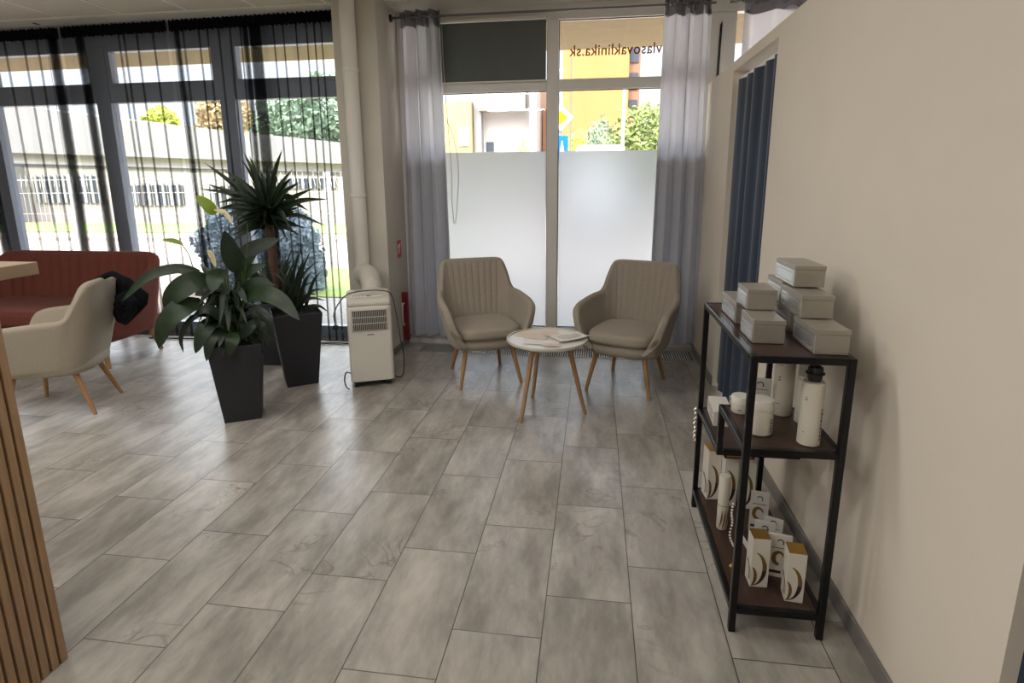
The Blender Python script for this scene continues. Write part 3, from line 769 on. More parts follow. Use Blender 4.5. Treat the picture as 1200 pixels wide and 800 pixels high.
# black jacket over the cream chair's back
def cloth_blob(name, outline, Y, thick, m, parent, seed=1, skew=0.):
    """draped cloth: two bulged faces with folds, outline placed at real depth"""
    rnd = random.Random(seed); P = [at(x, y, Y) for x, y in outline]; P = [P[i].lerp(P[(i+1) % len(P)], k/3) for i in range(len(P)) for k in range(3)]
    c = sum(P, Vector())/len(P); bm = new(); sides = []
    for s in (-1, 1):
        rings = []
        for f, b in ((1, .25), (.93, .75), (.75, 1.), (.5, 1.), (.25, 1.)):
            rings.append([bm.verts.new(c+(p-c)*f+Vector((0, s*thick*b*.5+skew*((c+(p-c)*f).x-c.x)+.012*math.sin(i*1.1+f*9+s)*(1-f)*2, 0))) for i, p in enumerate(P)])
        ce = bm.verts.new(c+Vector((0, s*thick*.5, 0)))
        n = len(P)
        for a, b in zip(rings, rings[1:]):
            for i in range(n): bm.faces.new((a[i], a[(i+1) % n], b[(i+1) % n], b[i]))
        for i in range(n): bm.faces.new((rings[-1][i], rings[-1][(i+1) % n], ce))
        sides.append(rings[0])
    for i in range(n): bm.faces.new((sides[0][i], sides[0][(i+1) % n], sides[1][(i+1) % n], sides[1][i]))
    return obj(name, bm, m, parent, smooth=True)
jk = thing('jacket', 'black jacket draped over the back of the cream armchair', 'jacket', (0, 0, 0))
cloth_blob('jacket_body', [(96, 347), (104, 337), (116, 324), (131, 317), (149, 327), (160, 338), (168, 346), (167, 358), (160, 367), (147, 381), (141, 378), (135, 365), (131, 352), (124, 344), (112, 341)], 3.44, .07, 'jacket', jk, skew=.2)
cloth_blob('sleeve', [(136, 345), (150, 340), (160, 352), (158, 366), (146, 380), (141, 377), (137, 364)], 3.32, .05, 'jacket', jk, 4)
obj('collar', tube(spline([at(100, 344, 3.30), at(113, 330, 3.28), at(131, 321, 3.26), at(146, 330, 3.28)], 6), .018, 8), 'jacket', jk, smooth=True)

# ================================================================== SOFA
sf = thing('sofa', 'brick red two seat sofa with channelled back under the windows', 'sofa', (-4.6, 4.22, 0))
L_ = .80
st = [((0, .26, .25), (0, .36, .825)), ((.25, .26, .25), (.25, .36, .825)), ((.5, .26, .25), (.52, .36, .825)), ((L_-.17, .255, .25), (L_-.14, .355, .825)), ((L_-.09, .22, .25), (L_-.05, .325, .81)),
      ((L_-.04, .15, .25), (L_, .24, .745)), ((L_-.03, .02, .25), (L_+.015, .08, .63)), ((L_-.03, -.12, .25), (L_+.02, -.08, .585)), ((L_-.035, -.24, .25), (L_+.01, -.24, .565)), ((L_-.05, -.32, .25), (L_, -.325, .52)), ((L_-.07, -.355, .25), (L_-.03, -.36, .44))]
obj('shell', shell(st, .085, grooves=(.10, .76, .022), sub=14, nv=18), 'red', sf, smooth=True)
obj('seat_base', slab(.775, .365, .21, .33, 9, .035, cy=-.0), 'red', sf, smooth=True)
obj('seat', slab(.715, .325, .33, .465, 9, .045, cy=-.055, crown=.012), 'red', sf, smooth=True)
for sx in (-1, 1):
    for y0, y1 in ((-.27, -.31), (.22, .27)):
        obj('leg', tube([(sx*.70, y0, .23), (sx*.75, y1, 0)], [.027, .017], 14), 'leg', sf, smooth=True)

# ================================================================== ROUND TABLE
tb = thing('round_table', 'small round white side table with three wooden legs between the armchairs', 'table', (-.275, 3.44, 0))
obj('tabletop', lathe([(.235, .482), (.2425, .487), (.2425, .498)], 72), 'tabletop', tb, smooth=False)
obj('tray_rim', lathe([(.2425, .498), (.2425, .508), (.25, .508), (.2515, .504), (.2515, .494), (.2425, .487)], 72, caps=False), 'offw', tb)
for fx_, fy_ in ((-.424, 3.285), (-.394, 3.702), (-.029, 3.467)):
    dx, dy = fx_+.275, fy_-3.44
    obj('leg', tube([(dx*.52, dy*.52, .482), (dx*.9, dy*.9, .09), (dx, dy, 0)], [.0165, .0125, .012], 12), 'tleg', tb, smooth=True)
def sheet(name, lab, cat, x, y, w, h, rz, m, z, bend=0, group='papers on the round table', corner=0, marks=True):
    t = thing(name, lab, cat, (x, y, z), rz, group); bm = new(); n = 10; rows = []
    for i in range(n+1):
        row = []
        for j in range(n+1):
            u, v = i/n, j/n; row.append(bm.verts.new(((u-.5)*w, (v-.5)*h, bend*(2*u-1)**2+corner*max(0, u+v-1.3)**2)))
        rows.append(row)
    for a, b in zip(rows, rows[1:]):
        for k in range(n): bm.faces.new((a[k], a[k+1], b[k+1], b[k]))
    bmesh.ops.recalc_face_normals(bm, faces=bm.faces[:]); bmesh.ops.solidify(bm, geom=bm.faces[:], thickness=.0012)
    for vv in bm.verts: vv.co.z += .0014
    obj('page', bm, m, t)
    if marks:
        bm = new()
        for k in range(9): box(bm, -w*.38, w*(.38-.2*((k*7) % 3)/3), h*(.34-k*.08), h*(.34-k*.08)+.0022, .0024+bend*.5, .0028+bend*.5)
        obj('print_lines', bm, 'ink', t)
    return t
sheet('magazine', 'pale pink brochure lying at the back left of the round table', 'brochure', -.36, 3.51, .15, .21, 1.2, 'paperp', .4985, marks=False)
sheet('paper_sheet', 'printed white sheet at the right of the round table, one corner overhanging', 'paper', -.135, 3.45, .15, .21, -.95, 'paper', .5095, .004, corner=.03)
sheet('paper_sheet', 'blank white sheet at the front of the round table', 'paper', -.30, 3.345, .10, .21, 1.45, 'paper', .5005, marks=False)
sheet('paper_sheet', 'cream sheet peeking out at the back centre of the round table', 'paper', -.26, 3.56, .10, .15, .3, 'paperp', .5035, marks=False)
sheet('leaflet', 'folded leaflet with brown print at the front edge of the round table', 'leaflet', -.235, 3.285, .10, .05, .1, 'paperp', .5035, .0, marks=False)

# ================================================================== RECEPTION DESK
dk = thing('reception_desk', 'wooden reception desk with vertical slats in the left foreground', 'desk', (-1.62, 1.325, 0))
obj('carcass', BX(-.62, -.014, -1.9, -.012, 0, 1.205), 'felt', dk)
obj('worktop', BX(-.68, .022, -1.95, .118, 1.212, 1.248), 'desk', dk, bev=.002)
y = -.0225; k = 0
while k < 60:
    obj('slat', BX(-.014, .0, y-.0, y+.0225, 0, 1.208), 'slat', dk, bev=.0015); y -= .0305; k += 1

# ================================================================== AIR CONDITIONER
ac = thing('air_conditioner', 'white portable air conditioner on casters in front of the pillar', 'air conditioner', (-1.565, 3.775, 0), math.atan2(.123, .286))
W2 = .155
def rbox(x0, x1, y0, y1, z0, z1, r, nz=4):
    bm = new(); pts = []
    for cx_, cy_, a0 in ((x1-r, y0+r, -90), (x1-r, y1-r, 0), (x0+r, y1-r, 90), (x0+r, y0+r, 180)):
        for k in range(7):
            a = math.radians(a0+15*k); pts.append((cx_+r*math.cos(a), cy_+r*math.sin(a)))
    return prism(pts, z0, z1, bm)
obj('body', rbox(-W2, W2, .0, .30, .045, .60, .03), 'white', ac, bev=.006)
bm = prism([(0.004, .60), (.30, .60), (.30, .672), (.12, .672), (.03, .648), (.004, .632)], -W2+.004, W2-.004, mtx=Matrix(((0, 0, 1, 0), (1, 0, 0, 0), (0, 1, 0, 0), (0, 0, 0, 1))))
obj('top_cover', bm, 'offw', ac, bev=.012)
gp = obj('grille', BX(-.132, .132, -.006, .012, .418, .588), 'offw', ac, bev=.01)
obj('grille_recess', BX(-.118, .118, -.010, -.005, .432, .572), 'grill', gp)
bm = new()
for k in range(24): box(bm, -.116+k*.0099, -.1132+k*.0099, -.0125, -.010, .434, .570)
obj('vertical_fins', bm, 'offw', gp)
bm = new()
for z in (.478, .524): box(bm, -.118, .118, -.0165, -.0125, z, z+.004)
obj('louvre', bm, 'offw', gp)
obj('badge', BX(-.022, .026, -.003, .001, .392, .398), 'ink', ac, bev=.001)
cpn = obj('control_panel', BX(-.125, .10, .05, .09, .6545, .664, Matrix.Rotation(.0, 4, 'X')), 'white', ac, bev=.003)
obj('display', BX(-.012, .018, .052, .075, .664, .666), 'dark', cpn)
bm = new()
for k in range(4): lathe([(.006, .664), (.006, .6655)], 10, bm, (-.105+k*.022, .068, 0))
obj('buttons', bm, 'ink', cpn)
obj('carry_handle', BX(-.13, .13, .15, .17, .668, .682), 'offw', ac, bev=.004)
for sx in (-1, 1):
    for yy in (.05, .25):
        obj('caster', tube([(sx*.115-.014, yy, .022), (sx*.115+.014, yy, .022)], .022, 16), 'dark', ac, smooth=False)
obj('base_skirt', BX(-.135, .135, .03, .27, .03, .05), 'dark', ac)
obj('drain_hose', tube(spline([(-.155, .06, .10), (-.185, .04, .115), (-.20, .02, .07), (-.19, .0, .02), (-.17, -.02, .008)], 6), .005, 8), 'cord', ac, smooth=True)
# power cord: over the top to the plug, and down the right side to the floor
obj('power_cord', tube(spline([(-.235, .03, .475), (-.24, .04, .55), (-.20, .05, .63), (-.13, .06, .688), (0, .08, .70), (.12, .06, .694), (.165, .05, .66), (.185, .04, .56), (.21, .06, .35), (.235, .12, .18), (.225, .14, .03), (.18, .15, .008), (.165, .2, .008)], 8), .0045, 8), 'cord', ac, smooth=True)
obj('plug', lathe([(.012, .02), (.02, .012), (.022, -.004), (.018, -.012)], 16, c=(-.235, .03, .455)), 'dark', ac, smooth=True)
# corrugated hose from the back up to the riser pipe
acm = Matrix.Translation((-1.565, 3.775, 0)) @ Matrix.Rotation(math.atan2(.123, .286), 4, 'Z')
inv = acm.inverted()
hp = spline([(.03, .29, .50)]+[inv @ Vector(p) for p in ((-1.66, 4.10, .60), (-1.70, 4.18, .685), (-1.77, 4.30, .735), (-1.85, 4.39, .73), (-1.875, 4.45, .69))], 10)
obj('exhaust_hose', tube(hp, [.073+.006*(i % 2) for i in range(len(hp))], 22), 'offw', ac, smooth=False)
rp = thing('riser_pipe', 'white vertical exhaust pipe fixed to the front of the pillar', 'pipe', (-1.875, 4.45, 0))
obj('pipe', lathe([(.058, .76), (.058, ZC-.001)], 28), 'wallw', rp, smooth=True)
for z in (1.34, 2.28): obj('collar', lathe([(.058, z), (.063, z+.005), (.063, z+.03), (.058, z+.035)], 28), 'wallw', rp, smooth=True)
fc_ = thing('power_cable', 'dark cable running along the floor below the left windows', 'cable', (0, 0, 0))
obj('cable', tube(spline([(-2.0, 4.75, .012), (-2.3, 4.80, .012), (-2.7, 4.74, .012), (-3.3, 4.80, .012), (-4.2, 4.76, .012)], 8), .007, 8), 'dark', fc_, smooth=True)
# sign and red cabinet on the pillar's side
sg2 = thing('safety_sign', 'small red and white sign on the side face of the pillar', 'sign', (-1.68, 4.80, .885))
obj('plate', BX(0, .002, -.05, .05, -.075, .075), 'sign', sg2)
RX = Matrix(((0, 0, 1, 0), (1, 0, 0, 0), (0, 1, 0, 0), (0, 0, 0, 1)))
obj('pictogram', prism([(-.03, -.04), (-.012, -.04), (.03, .035), (.03, .05), (.012, .05), (-.03, -.02)], .002, .003, mtx=RX), 'paper', sg2)
obj('white_stripe', BX(.002, .003, -.036, .0, .01, .04), 'paper', sg2)
rc = thing('red_cabinet', 'narrow red metal cabinet on the pillar side behind the grey curtain', 'cabinet', (-1.68, 4.83, 0))
obj('cabinet_body', BX(.0, .052, -.03, .005, .06, .50), 'redm', rc, bev=.004)
obj('handle', tube(spline([(.02, -.03, .40), (.02, -.065, .40), (.02, -.075, .34), (.02, -.075, .26), (.02, -.065, .21), (.02, -.03, .21)], 4), .007, 8), 'offw', rc, smooth=True)

# ================================================================== PLANTERS
def planter_parts(t, wb, wt, h, soil=.06):
    bm = new(); rings = []
    for (w, z) in ((wb, 0), (wt, h), (wt-.018, h), (wt-.022, h-.03), (wt*.8, h-soil)):
        w *= 1; rings.append([bm.verts.new((sx*w/2, sy*w/2, z)) for sx, sy in ((-1, -1), (1, -1), (1, 1), (-1, 1))])
    bm.faces.new(rings[0]); bm.faces.new(rings[-1])
    for a, b in zip(rings, rings[1:]):
        for i in range(4): bm.faces.new((a[i], a[(i+1) % 4], b[(i+1) % 4], b[i]))
    obj('planter', bm, 'pot', t, bev=.004)
    obj('soil', slab(wt*.47, wt*.47, h-soil-.01, h-soil+.012, 10, .01), 'soil', t)
# front planter with the peace lily
rA = math.atan2(.101, .184); PA = Vector((-2.205, 3.185, 0))
pA = thing('potted_peace_lily', 'broad leaved peace lily in the front dark tapered planter', 'potted plant', PA, rA)
planter_parts(pA, .212, .305, .50)
iA = (Matrix.Translation(PA) @ Matrix.Rotation(rA, 4, 'Z')).inverted()
def lf(par, inv_, spec, bm=None):
    """spec: [(px,py,Y)...], width px, material, shape"""
    pts, wpx, m_, shp = spec
    P = [at(*p) for p in pts]; d = np.mean([p.y for p in P]); w = wpx*d*1.02/F
    vd = (Vector((0, 0, H))-P[len(P)//2]).normalized(); vd = (vd+Vector((random.uniform(-.25, .25), 0, .35))).normalized()
    b = leaf(P, w, vd, shp, 12)
    bmesh.ops.transform(b, matrix=inv_, verts=b.verts[:])
    return b
LW = 1.15
big = [([(234, 318, 3.12), (205, 315, 3.02), (172, 325, 2.95), (143, 353, 2.9)], 17, 'leaf', 'oval'),
       ([(245, 330, 3.12), (225, 321, 3.05), (199, 315, 3.02)], 12, 'leaf', 'oval'),
       ([(244, 324, 3.12), (222, 332, 3.0), (204, 345, 2.95), (192, 361, 2.93)], 34, 'leaf', 'oval'),
       ([(236, 352, 3.1), (213, 361, 2.95), (194, 380, 2.9), (186, 408, 2.88)], 34, 'leaf', 'oval'),
       ([(262, 378, 3.12), (238, 368, 3.02), (221, 377, 2.97), (212, 396, 2.95), (215, 413, 2.95)], 9, 'leafd', 'oval'),
       ([(253, 374, 3.1), (240, 386, 3.0), (229, 414, 2.95)], 24, 'leaf', 'oval'),
       ([(262, 385, 3.1), (248, 396, 3.0), (242, 423, 2.97)], 20, 'leafd', 'oval'),
       ([(274, 390, 3.05), (272, 400, 2.99), (268, 417, 2.97)], 20, 'leaf', 'oval'),
       ([(262, 316, 3.15), (253, 325, 3.05), (249, 342, 3.0)], 27, 'leaf', 'oval'),
       ([(284, 318, 3.2), (272, 300, 3.15), (263, 270, 3.12)], 30, 'leafd', 'oval'),
       ([(278, 306, 3.3), (297, 292, 3.3), (328, 280, 3.3)], 26, 'leafd', 'oval'),
       ([(288, 350, 3.15), (308, 344, 3.05), (330, 353, 3.0), (351, 375, 2.97)], 27, 'leaf', 'oval'),
       ([(284, 372, 3.12), (300, 362, 3.05), (315, 372, 3.0), (321, 398, 3.0)], 10, 'leafd', 'oval'),
       ([(280, 345, 3.2), (300, 332, 3.15), (322, 335, 3.1)], 20, 'leafd', 'oval'),
       ([(276, 335, 3.25), (292, 318, 3.2), (312, 310, 3.2)], 18, 'leaf', 'oval'),
       ([(262, 352, 3.2), (243, 341, 3.2), (228, 345, 3.2)], 20, 'leafd', 'oval'),
       ([(268, 345, 3.2), (258, 330, 3.25), (236, 312, 3.3)], 22, 'leafd', 'oval'),
       ([(280, 330, 3.2), (285, 312, 3.2), (300, 300, 3.2)], 16, 'leaf', 'oval'),
       ([(266, 380, 3.1), (255, 368, 3.05), (240, 362, 3.0), (226, 372, 3.0)], 16, 'leafd', 'oval'),
       ([(290, 388, 3.15), (305, 380, 3.1), (313, 392, 3.1)], 12, 'leafd', 'oval'),
       ([(280, 396, 3.1), (292, 384, 3.05), (302, 372, 3.1)], 16, 'leafd', 'oval')]
for s_ in big: obj('leaf', lf(pA, iA, (s_[0], s_[1]*LW, '', s_[3])), s_[2], pA, smooth=True)
for pts, w_, lab in (([(252, 251, 3.2), (243, 240, 3.18), (229, 229, 3.18)], 20, 'pale green young leaf'), ([(214, 286, 3.1), (202, 282, 3.1), (190, 281, 3.1)], 9, 'small pale green leaf')):
    o = obj('leaf', lf(pA, iA, (pts, w_, '', 'oval')), 'leafl', pA, smooth=True); o['label'] = lab
# inner filler leaves
bm = new(); rnd = random.Random(5)
for k in range(78):
    a = rnd.uniform(0, 2*PI); r0 = rnd.uniform(.0, .05); l = rnd.uniform(.10, .21); h0 = rnd.uniform(.0, .33)
    p0 = Vector((r0*math.cos(a), r0*math.sin(a), .46+h0)); p1 = p0+Vector((l*.5*math.cos(a), l*.5*math.sin(a), .06)); p2 = p0+Vector((l*math.cos(a), l*math.sin(a), -.03+rnd.uniform(-.05, .05)))
    leaf([p0, p1, p2], rnd.uniform(.035, .075), (rnd.uniform(-.5, .5), rnd.uniform(-.9, .2), 1), 'oval', 8, bm=bm)
o = obj('inner_foliage', bm, 'leafd', pA, smooth=True)
bm = new()
base = Vector((0, 0, .44))
for s_ in big:
    e = iA @ at(*s_[0][0]); b0 = base+Vector((rnd.uniform(-.06, .06), rnd.uniform(-.06, .06), 0))
    mid = b0.lerp(e, .5)+Vector((0, 0, .03)); tube(spline([b0, mid, e], 5), [.0045]*11, 6, bm)
for k in range(26):
    b0 = base+Vector((rnd.uniform(-.05, .05), rnd.uniform(-.05, .05), 0)); e = b0+Vector((rnd.uniform(-.07, .07), rnd.uniform(-.07, .07), rnd.uniform(.12, .3)))
    tube([b0, e], .004, 6, bm)
obj('stems', bm, 'stem', pA, smooth=True)
for pts in ([(252, 250, 3.2), (261, 280, 3.2), (266, 320, 3.2), (270, 385, 3.2)], [(213, 286, 3.1), (222, 300, 3.12), (232, 330, 3.15), (262, 390, 3.18)], [(290, 262, 3.2), (289, 300, 3.2), (280, 385, 3.2)]):
    obj('flower_stalk', tube(spline([iA @ at(*p) for p in pts], 6), .003, 6), 'stem', pA, smooth=True)
for pts, w_ in (([(253, 246, 3.2), (264, 250, 3.19), (273, 263, 3.18)], 9), ([(245, 293, 3.15), (249, 302, 3.14), (253, 313, 3.13)], 9)):
    f_ = obj('flower', lf(pA, iA, (pts, w_, '', 'oval')), 'flower', pA, smooth=True)
    c_ = [iA @ (at(*p)+Vector((0, -.012, 0))) for p in pts[:2]]
    obj('spadix', tube(c_, .005, 8), 'flower', f_, smooth=True)

# back planter with the yucca
PB = Vector((-2.155, 3.83, 0)); rB = math.atan2(.126, .179)
pB = thing('potted_yucca', 'spiky yucca on a brown trunk in the tall dark planter behind the peace lily', 'potted plant', PB, rB)
planter_parts(pB, .219, .335, .545)
iB = (Matrix.Translation(PB) @ Matrix.Rotation(rB, 4, 'Z')).inverted()
tip = at(314, 262, 3.85); b0 = Vector((0.0, 0.02, .48))
tp = spline([b0, iB @ at(324, 330, 3.85), iB @ at(319, 295, 3.85), iB @ at(315, 262, 3.85)], 8)
obj('trunk', tube(tp, [.031+.003*math.sin(i*2.2) for i in range(len(tp))], 14), 'trunk', pB, smooth=True)
tips = [(239, 190), (258, 203), (241, 215), (233, 221), (262, 199), (285, 177), (283, 186), (296, 190), (305, 200), (331, 174), (328, 183), (344, 197), (342, 208), (368, 220), (385, 233), (383, 265), (350, 215), (335, 208), (253, 238), (252, 256), (340, 268), (337, 282), (322, 192), (270, 262), (280, 275), (352, 232), (362, 247), (262, 225), (300, 270), (327, 280), (249, 247), (292, 182), (313, 195), (337, 225)]
rnd = random.Random(11)
for i, (px, py) in enumerate(tips):
    dY = rnd.uniform(-.16, .16) if i > 14 else rnd.uniform(-.08, .08)
    o0 = at(314+rnd.uniform(-6, 6), 252+rnd.uniform(-8, 8), 3.85); e = at(px, py, 3.85+dY)
    mid = o0.lerp(e, .5)+Vector((0, 0, .035+.02*(py > 230)))
    vd = (Vector((0, 0, H))-mid).normalized()+Vector((rnd.uniform(-.5, .5), 0, rnd.uniform(-.2, .6)))
    b = leaf([o0, mid, e], .040+.012*rnd.random(), vd, 'blade', 12, .35)
    bmesh.ops.transform(b, matrix=iB, verts=b.verts[:]); o = obj('leaf_blade', b, 'leaf' if i % 3 else 'leafd', pB, smooth=True)
bm = new()
for k in range(150):
    a = rnd.uniform(0, 2*PI); el = rnd.uniform(-.5, 1.35); l = rnd.uniform(.16, .34)
    d = Vector((math.cos(a)*math.cos(el), math.sin(a)*math.cos(el), math.sin(el))); o0 = iB @ at(314, 254+rnd.uniform(-10, 12), 3.85)
    mid = o0+d*l*.5+Vector((0, 0, .02)); e = o0+d*l
    leaf([o0, mid, e], .030, (rnd.uniform(-1, 1), -1, rnd.uniform(-.2, 1)), 'blade', 8, .35, bm=bm)
obj('crown_foliage', bm, 'leafd', pB, smooth=True)
bm = new()
for k, (px, py) in enumerate([(353, 290), (364, 293), (376, 318), (380, 338), (382, 352), (341, 295), (331, 300), (372, 305), (350, 325), (386, 366), (366, 330), (322, 310), (345, 340), (300, 340), (310, 325), (332, 320), (295, 325), (288, 340), (360, 345), (357, 312), (318, 345), (326, 352), (348, 300), (358, 300), (335, 305), (318, 318), (303, 350), (292, 352), (372, 345), (350, 345), (338, 330), (365, 318), (310, 300), (300, 312), (342, 312), (330, 335)]):
    o0 = at(345+rnd.uniform(-22, 14), 366, 3.80); e = at(px, py, 3.78+rnd.uniform(-.14, .12)); mid = o0.lerp(e, .55)+Vector((0, 0, .05))
    vd = (Vector((0, 0, H))-mid).normalized()+Vector((rnd.uniform(-.4, .4), 0, .4))
    leaf([o0, mid, e], .03, vd, 'blade', 10, .3, bm=bm)
bmesh.ops.transform(bm, matrix=iB, verts=bm.verts[:])
obj('underplanting', bm, 'leafd', pB, smooth=True)
# third planter, mostly hidden behind the other two
PC = Vector((-2.60, 4.27, 0))
pC = thing('potted_plant', 'low leafy plant in a dark planter hidden behind the two front planters', 'potted plant', PC, .05)
planter_parts(pC, .24, .33, .52)
bm = new()
for k in range(70):
    a = rnd.uniform(0, 2*PI); l = rnd.uniform(.10, .26); p0 = Vector((.03*math.cos(a), .03*math.sin(a), .46)); p2 = Vector((l*math.cos(a), l*math.sin(a), .46+rnd.uniform(.08, .42)))
    p1 = p0.lerp(p2, .5)+Vector((0, 0, .06)); leaf([p0, p1, p2], rnd.uniform(.025, .05), (rnd.uniform(-.4, .4), -1, .6), 'oval', 8, bm=bm)
obj('foliage', bm, 'leaf', pC, smooth=True)

# ================================================================== SHELVING RACK
rk = thing('shelving_rack', 'black metal rack with dark wood shelves standing along the white wall', 'shelf rack', (.47, 1.711, 0))
T = .022; RX1, RY1 = .295, .765; ZT, ZF, ZB, ZL = .955, .657, .483, .093
for x in (0, RX1-T):
    for y in (0, RY1-T): obj('post', BX(x, x+T, y, y+T, 0, ZT), 'black', rk, bev=.003)
YM = .355
for x in (0, RX1-T): obj('short_post', BX(x, x+T, YM-T/2, YM+T/2, ZB-T, ZF), 'black', rk, bev=.003)
def rails(z, y0, y1):
    bm = new()
    for x in (0, RX1-T): obj('rail', BX(x, x+T, y0, y1, z-T, z), 'black', rk, bev=.003)
def crossr(z, y): obj('rail', BX(T, RX1-T, y, y+T, z-T, z), 'black', rk, bev=.003)
rails(ZT, T, RY1-T); crossr(ZT, 0); crossr(ZT, RY1-T)
rails(ZF, T, YM-T/2); crossr(ZF, 0); crossr(ZF, YM-T/2)
rails(ZB, YM+T/2, RY1-T); crossr(ZB, YM-T/2); crossr(ZB, RY1-T)
rails(ZL, T, RY1-T); crossr(ZL, 0); crossr(ZL, RY1-T)
for z, y0, y1 in ((ZT, T, RY1-T), (ZF, T, YM-T/2), (ZB, YM+T/2, RY1-T), (ZL, T, RY1-T)):
    obj('shelf_board', BX(T, RX1-T, y0, y1, z-.016, z-.001), 'shelf', rk)
ZT_, ZF_, ZB_, ZL_ = ZT, ZF, ZB, ZL

# silver boxes
def sbox(lab, x, y, z, w=.096, d=.16, h=.076, rz=0., label_side=True):
    t = thing('silver_box', lab, 'box', (x, y, z), rz, 'silver gift boxes on the top shelf')
    obj('carton', BX(0, w, 0, d, .0005, h*.80), 'silver', t, bev=.0015)
    obj('lid', BX(-.0015, w+.0015, -.0015, d+.0015, h*.80, h), 'silver', t, bev=.0015)
    sp_ = obj('foil_side', BX(-.0024, -.0001, .004, d-.004, .004, h*.78), 'silverb', t)
    bm = new()
    for a in ((.016, .0175, .012, h*.62), (d-.0175, d-.016, .012, h*.62)): box(bm, -.0032, -.0024, a[0], a[1], a[2], a[3])
    for z_ in (.012, h*.62): box(bm, -.0032, -.0024, .016, d-.016, z_, z_+.0014)
    obj('embossed_frame', bm, 'silver', sp_)
    return t
zt = ZT
sbox('silver box at the front left of the top shelf carrying another box', .508, 1.850, zt, .095, .155)
sbox('silver box at the back left corner of the top shelf', .512, 2.106, zt, .09, .22, .078)
sbox('silver box stacked on the front left box of the top shelf', .519, 1.99, zt+.078, .093, .135, .07)
sbox('silver box standing at the front right corner of the top shelf', .656, 1.746, zt, .096, .19)
sbox('silver box behind the front right one at the bottom of the tallest stack', .66, 1.995, zt, .09, .20)
sbox('silver box in the middle of the tallest right hand stack, overhanging backwards', .655, 1.882, zt+.078, .096, .20, .074)
sbox('silver box in the second layer at the back right, behind the middle box', .66, 2.10, zt+.078, .085, .17, .078)
sbox('silver box on the very top of the tallest stack', .668, 2.005, zt+.156, .095, .205, .072)

def revolve_item(name, lab, cat, x, y, z, parts, group=None, rz=0):
    t = thing(name, lab, cat, (x, y, z), rz, group)
    for pn, prof, m_ in parts: obj(pn, lathe(prof, 40), m_, t, smooth=True)
    return t
def marks(t, r, zs, a0, m_='ink', wid=.02, parts=3):
    """small print on a cylinder"""
    bm = new()
    for z0, z1, aw in zs:
        n = 6; R_ = r+.0004
        lo = []; hi = []
        for k in range(n+1):
            a = a0+aw*(k/n-.5); lo.append(bm.verts.new((R_*math.cos(a), R_*math.sin(a), z0))); hi.append(bm.verts.new((R_*math.cos(a), R_*math.sin(a), z1)))
        for k in range(n): bm.faces.new((lo[k], lo[k+1], hi[k+1], hi[k]))
    return obj('print', bm, m_, t)
GP = 'white hair care bottles and jars on the middle shelf'
b1 = revolve_item('bottle', 'white bottle with a black double disc cap at the front right of the middle shelf', 'bottle', .678, 1.778, ZF,
    [('body', [(.030, .0005), (.033, .003), (.033, .196), (.031, .203), (.018, .206)], 'bottle'), ('cap', [(.018, .206), (.018, .212), (.021, .213), (.021, .228), (.027, .229), (.027, .2325), (.0215, .233), (.0215, .247), (.019, .251)], 'dark')], GP)
marks(b1, .033, [(.02+.012*k, .029+.012*k, .18+.08*(k % 2)) for k in range(9)], -PI/2+.75)
marks(b1, .033, [(.150, .154, .2), (.158, .160, .16), (.045, .048, .12)], -PI/2-.85)
b2 = revolve_item('bottle', 'tall plain white bottle at the back centre of the middle shelf', 'bottle', .668, 2.012, ZF,
    [('body', [(.032, .0005), (.034, .003), (.034, .21), (.031, .216)], 'bottle'), ('cap', [(.030, .216), (.030, .262), (.027, .266)], 'white')], GP)
marks(b2, .034, [(.195, .197, .45), (.184, .186, .45), (.045, .047, .5), (.130, .134, .25), (.140, .144, .2)], -PI/2-.75)
b3 = revolve_item('bottle', 'white pump bottle half hidden behind the black capped bottle', 'bottle', .722, 1.945, ZF,
    [('body', [(.030, .0005), (.032, .003), (.032, .160), (.030, .165)], 'bottle'), ('cap', [(.0315, .166), (.0315, .215), (.029, .219)], 'clear')], GP)
marks(b3, .032, [(.155, .157, 1.4), (.036, .037, 1.2), (.100, .106, .2), (.110, .114, .2)], -PI/2-.8)
j1 = revolve_item('jar', 'large white lidded jar at the front left of the middle shelf', 'jar', .548, 1.842, ZF,
    [('body', [(.036, .0005), (.040, .004), (.040, .082), (.038, .088)], 'bottle'), ('lid', [(.0405, .088), (.0405, .112), (.038, .116)], 'white')], GP)
marks(j1, .040, [(.012+.010*k, .019+.010*k, .22+.1*(k % 2)) for k in range(5)], -PI/2+.75)
j2 = revolve_item('jar', 'white jar at the back left of the middle shelf near the short post', 'jar', .53, 2.012, ZF,
    [('body', [(.030, .0005), (.032, .003), (.032, .032), (.031, .035)], 'bottle'), ('lid', [(.033, .036), (.033, .058), (.031, .061)], 'white')], GP)
marks(j2, .032, [(.014, .017, .4)], -PI/2-.3)

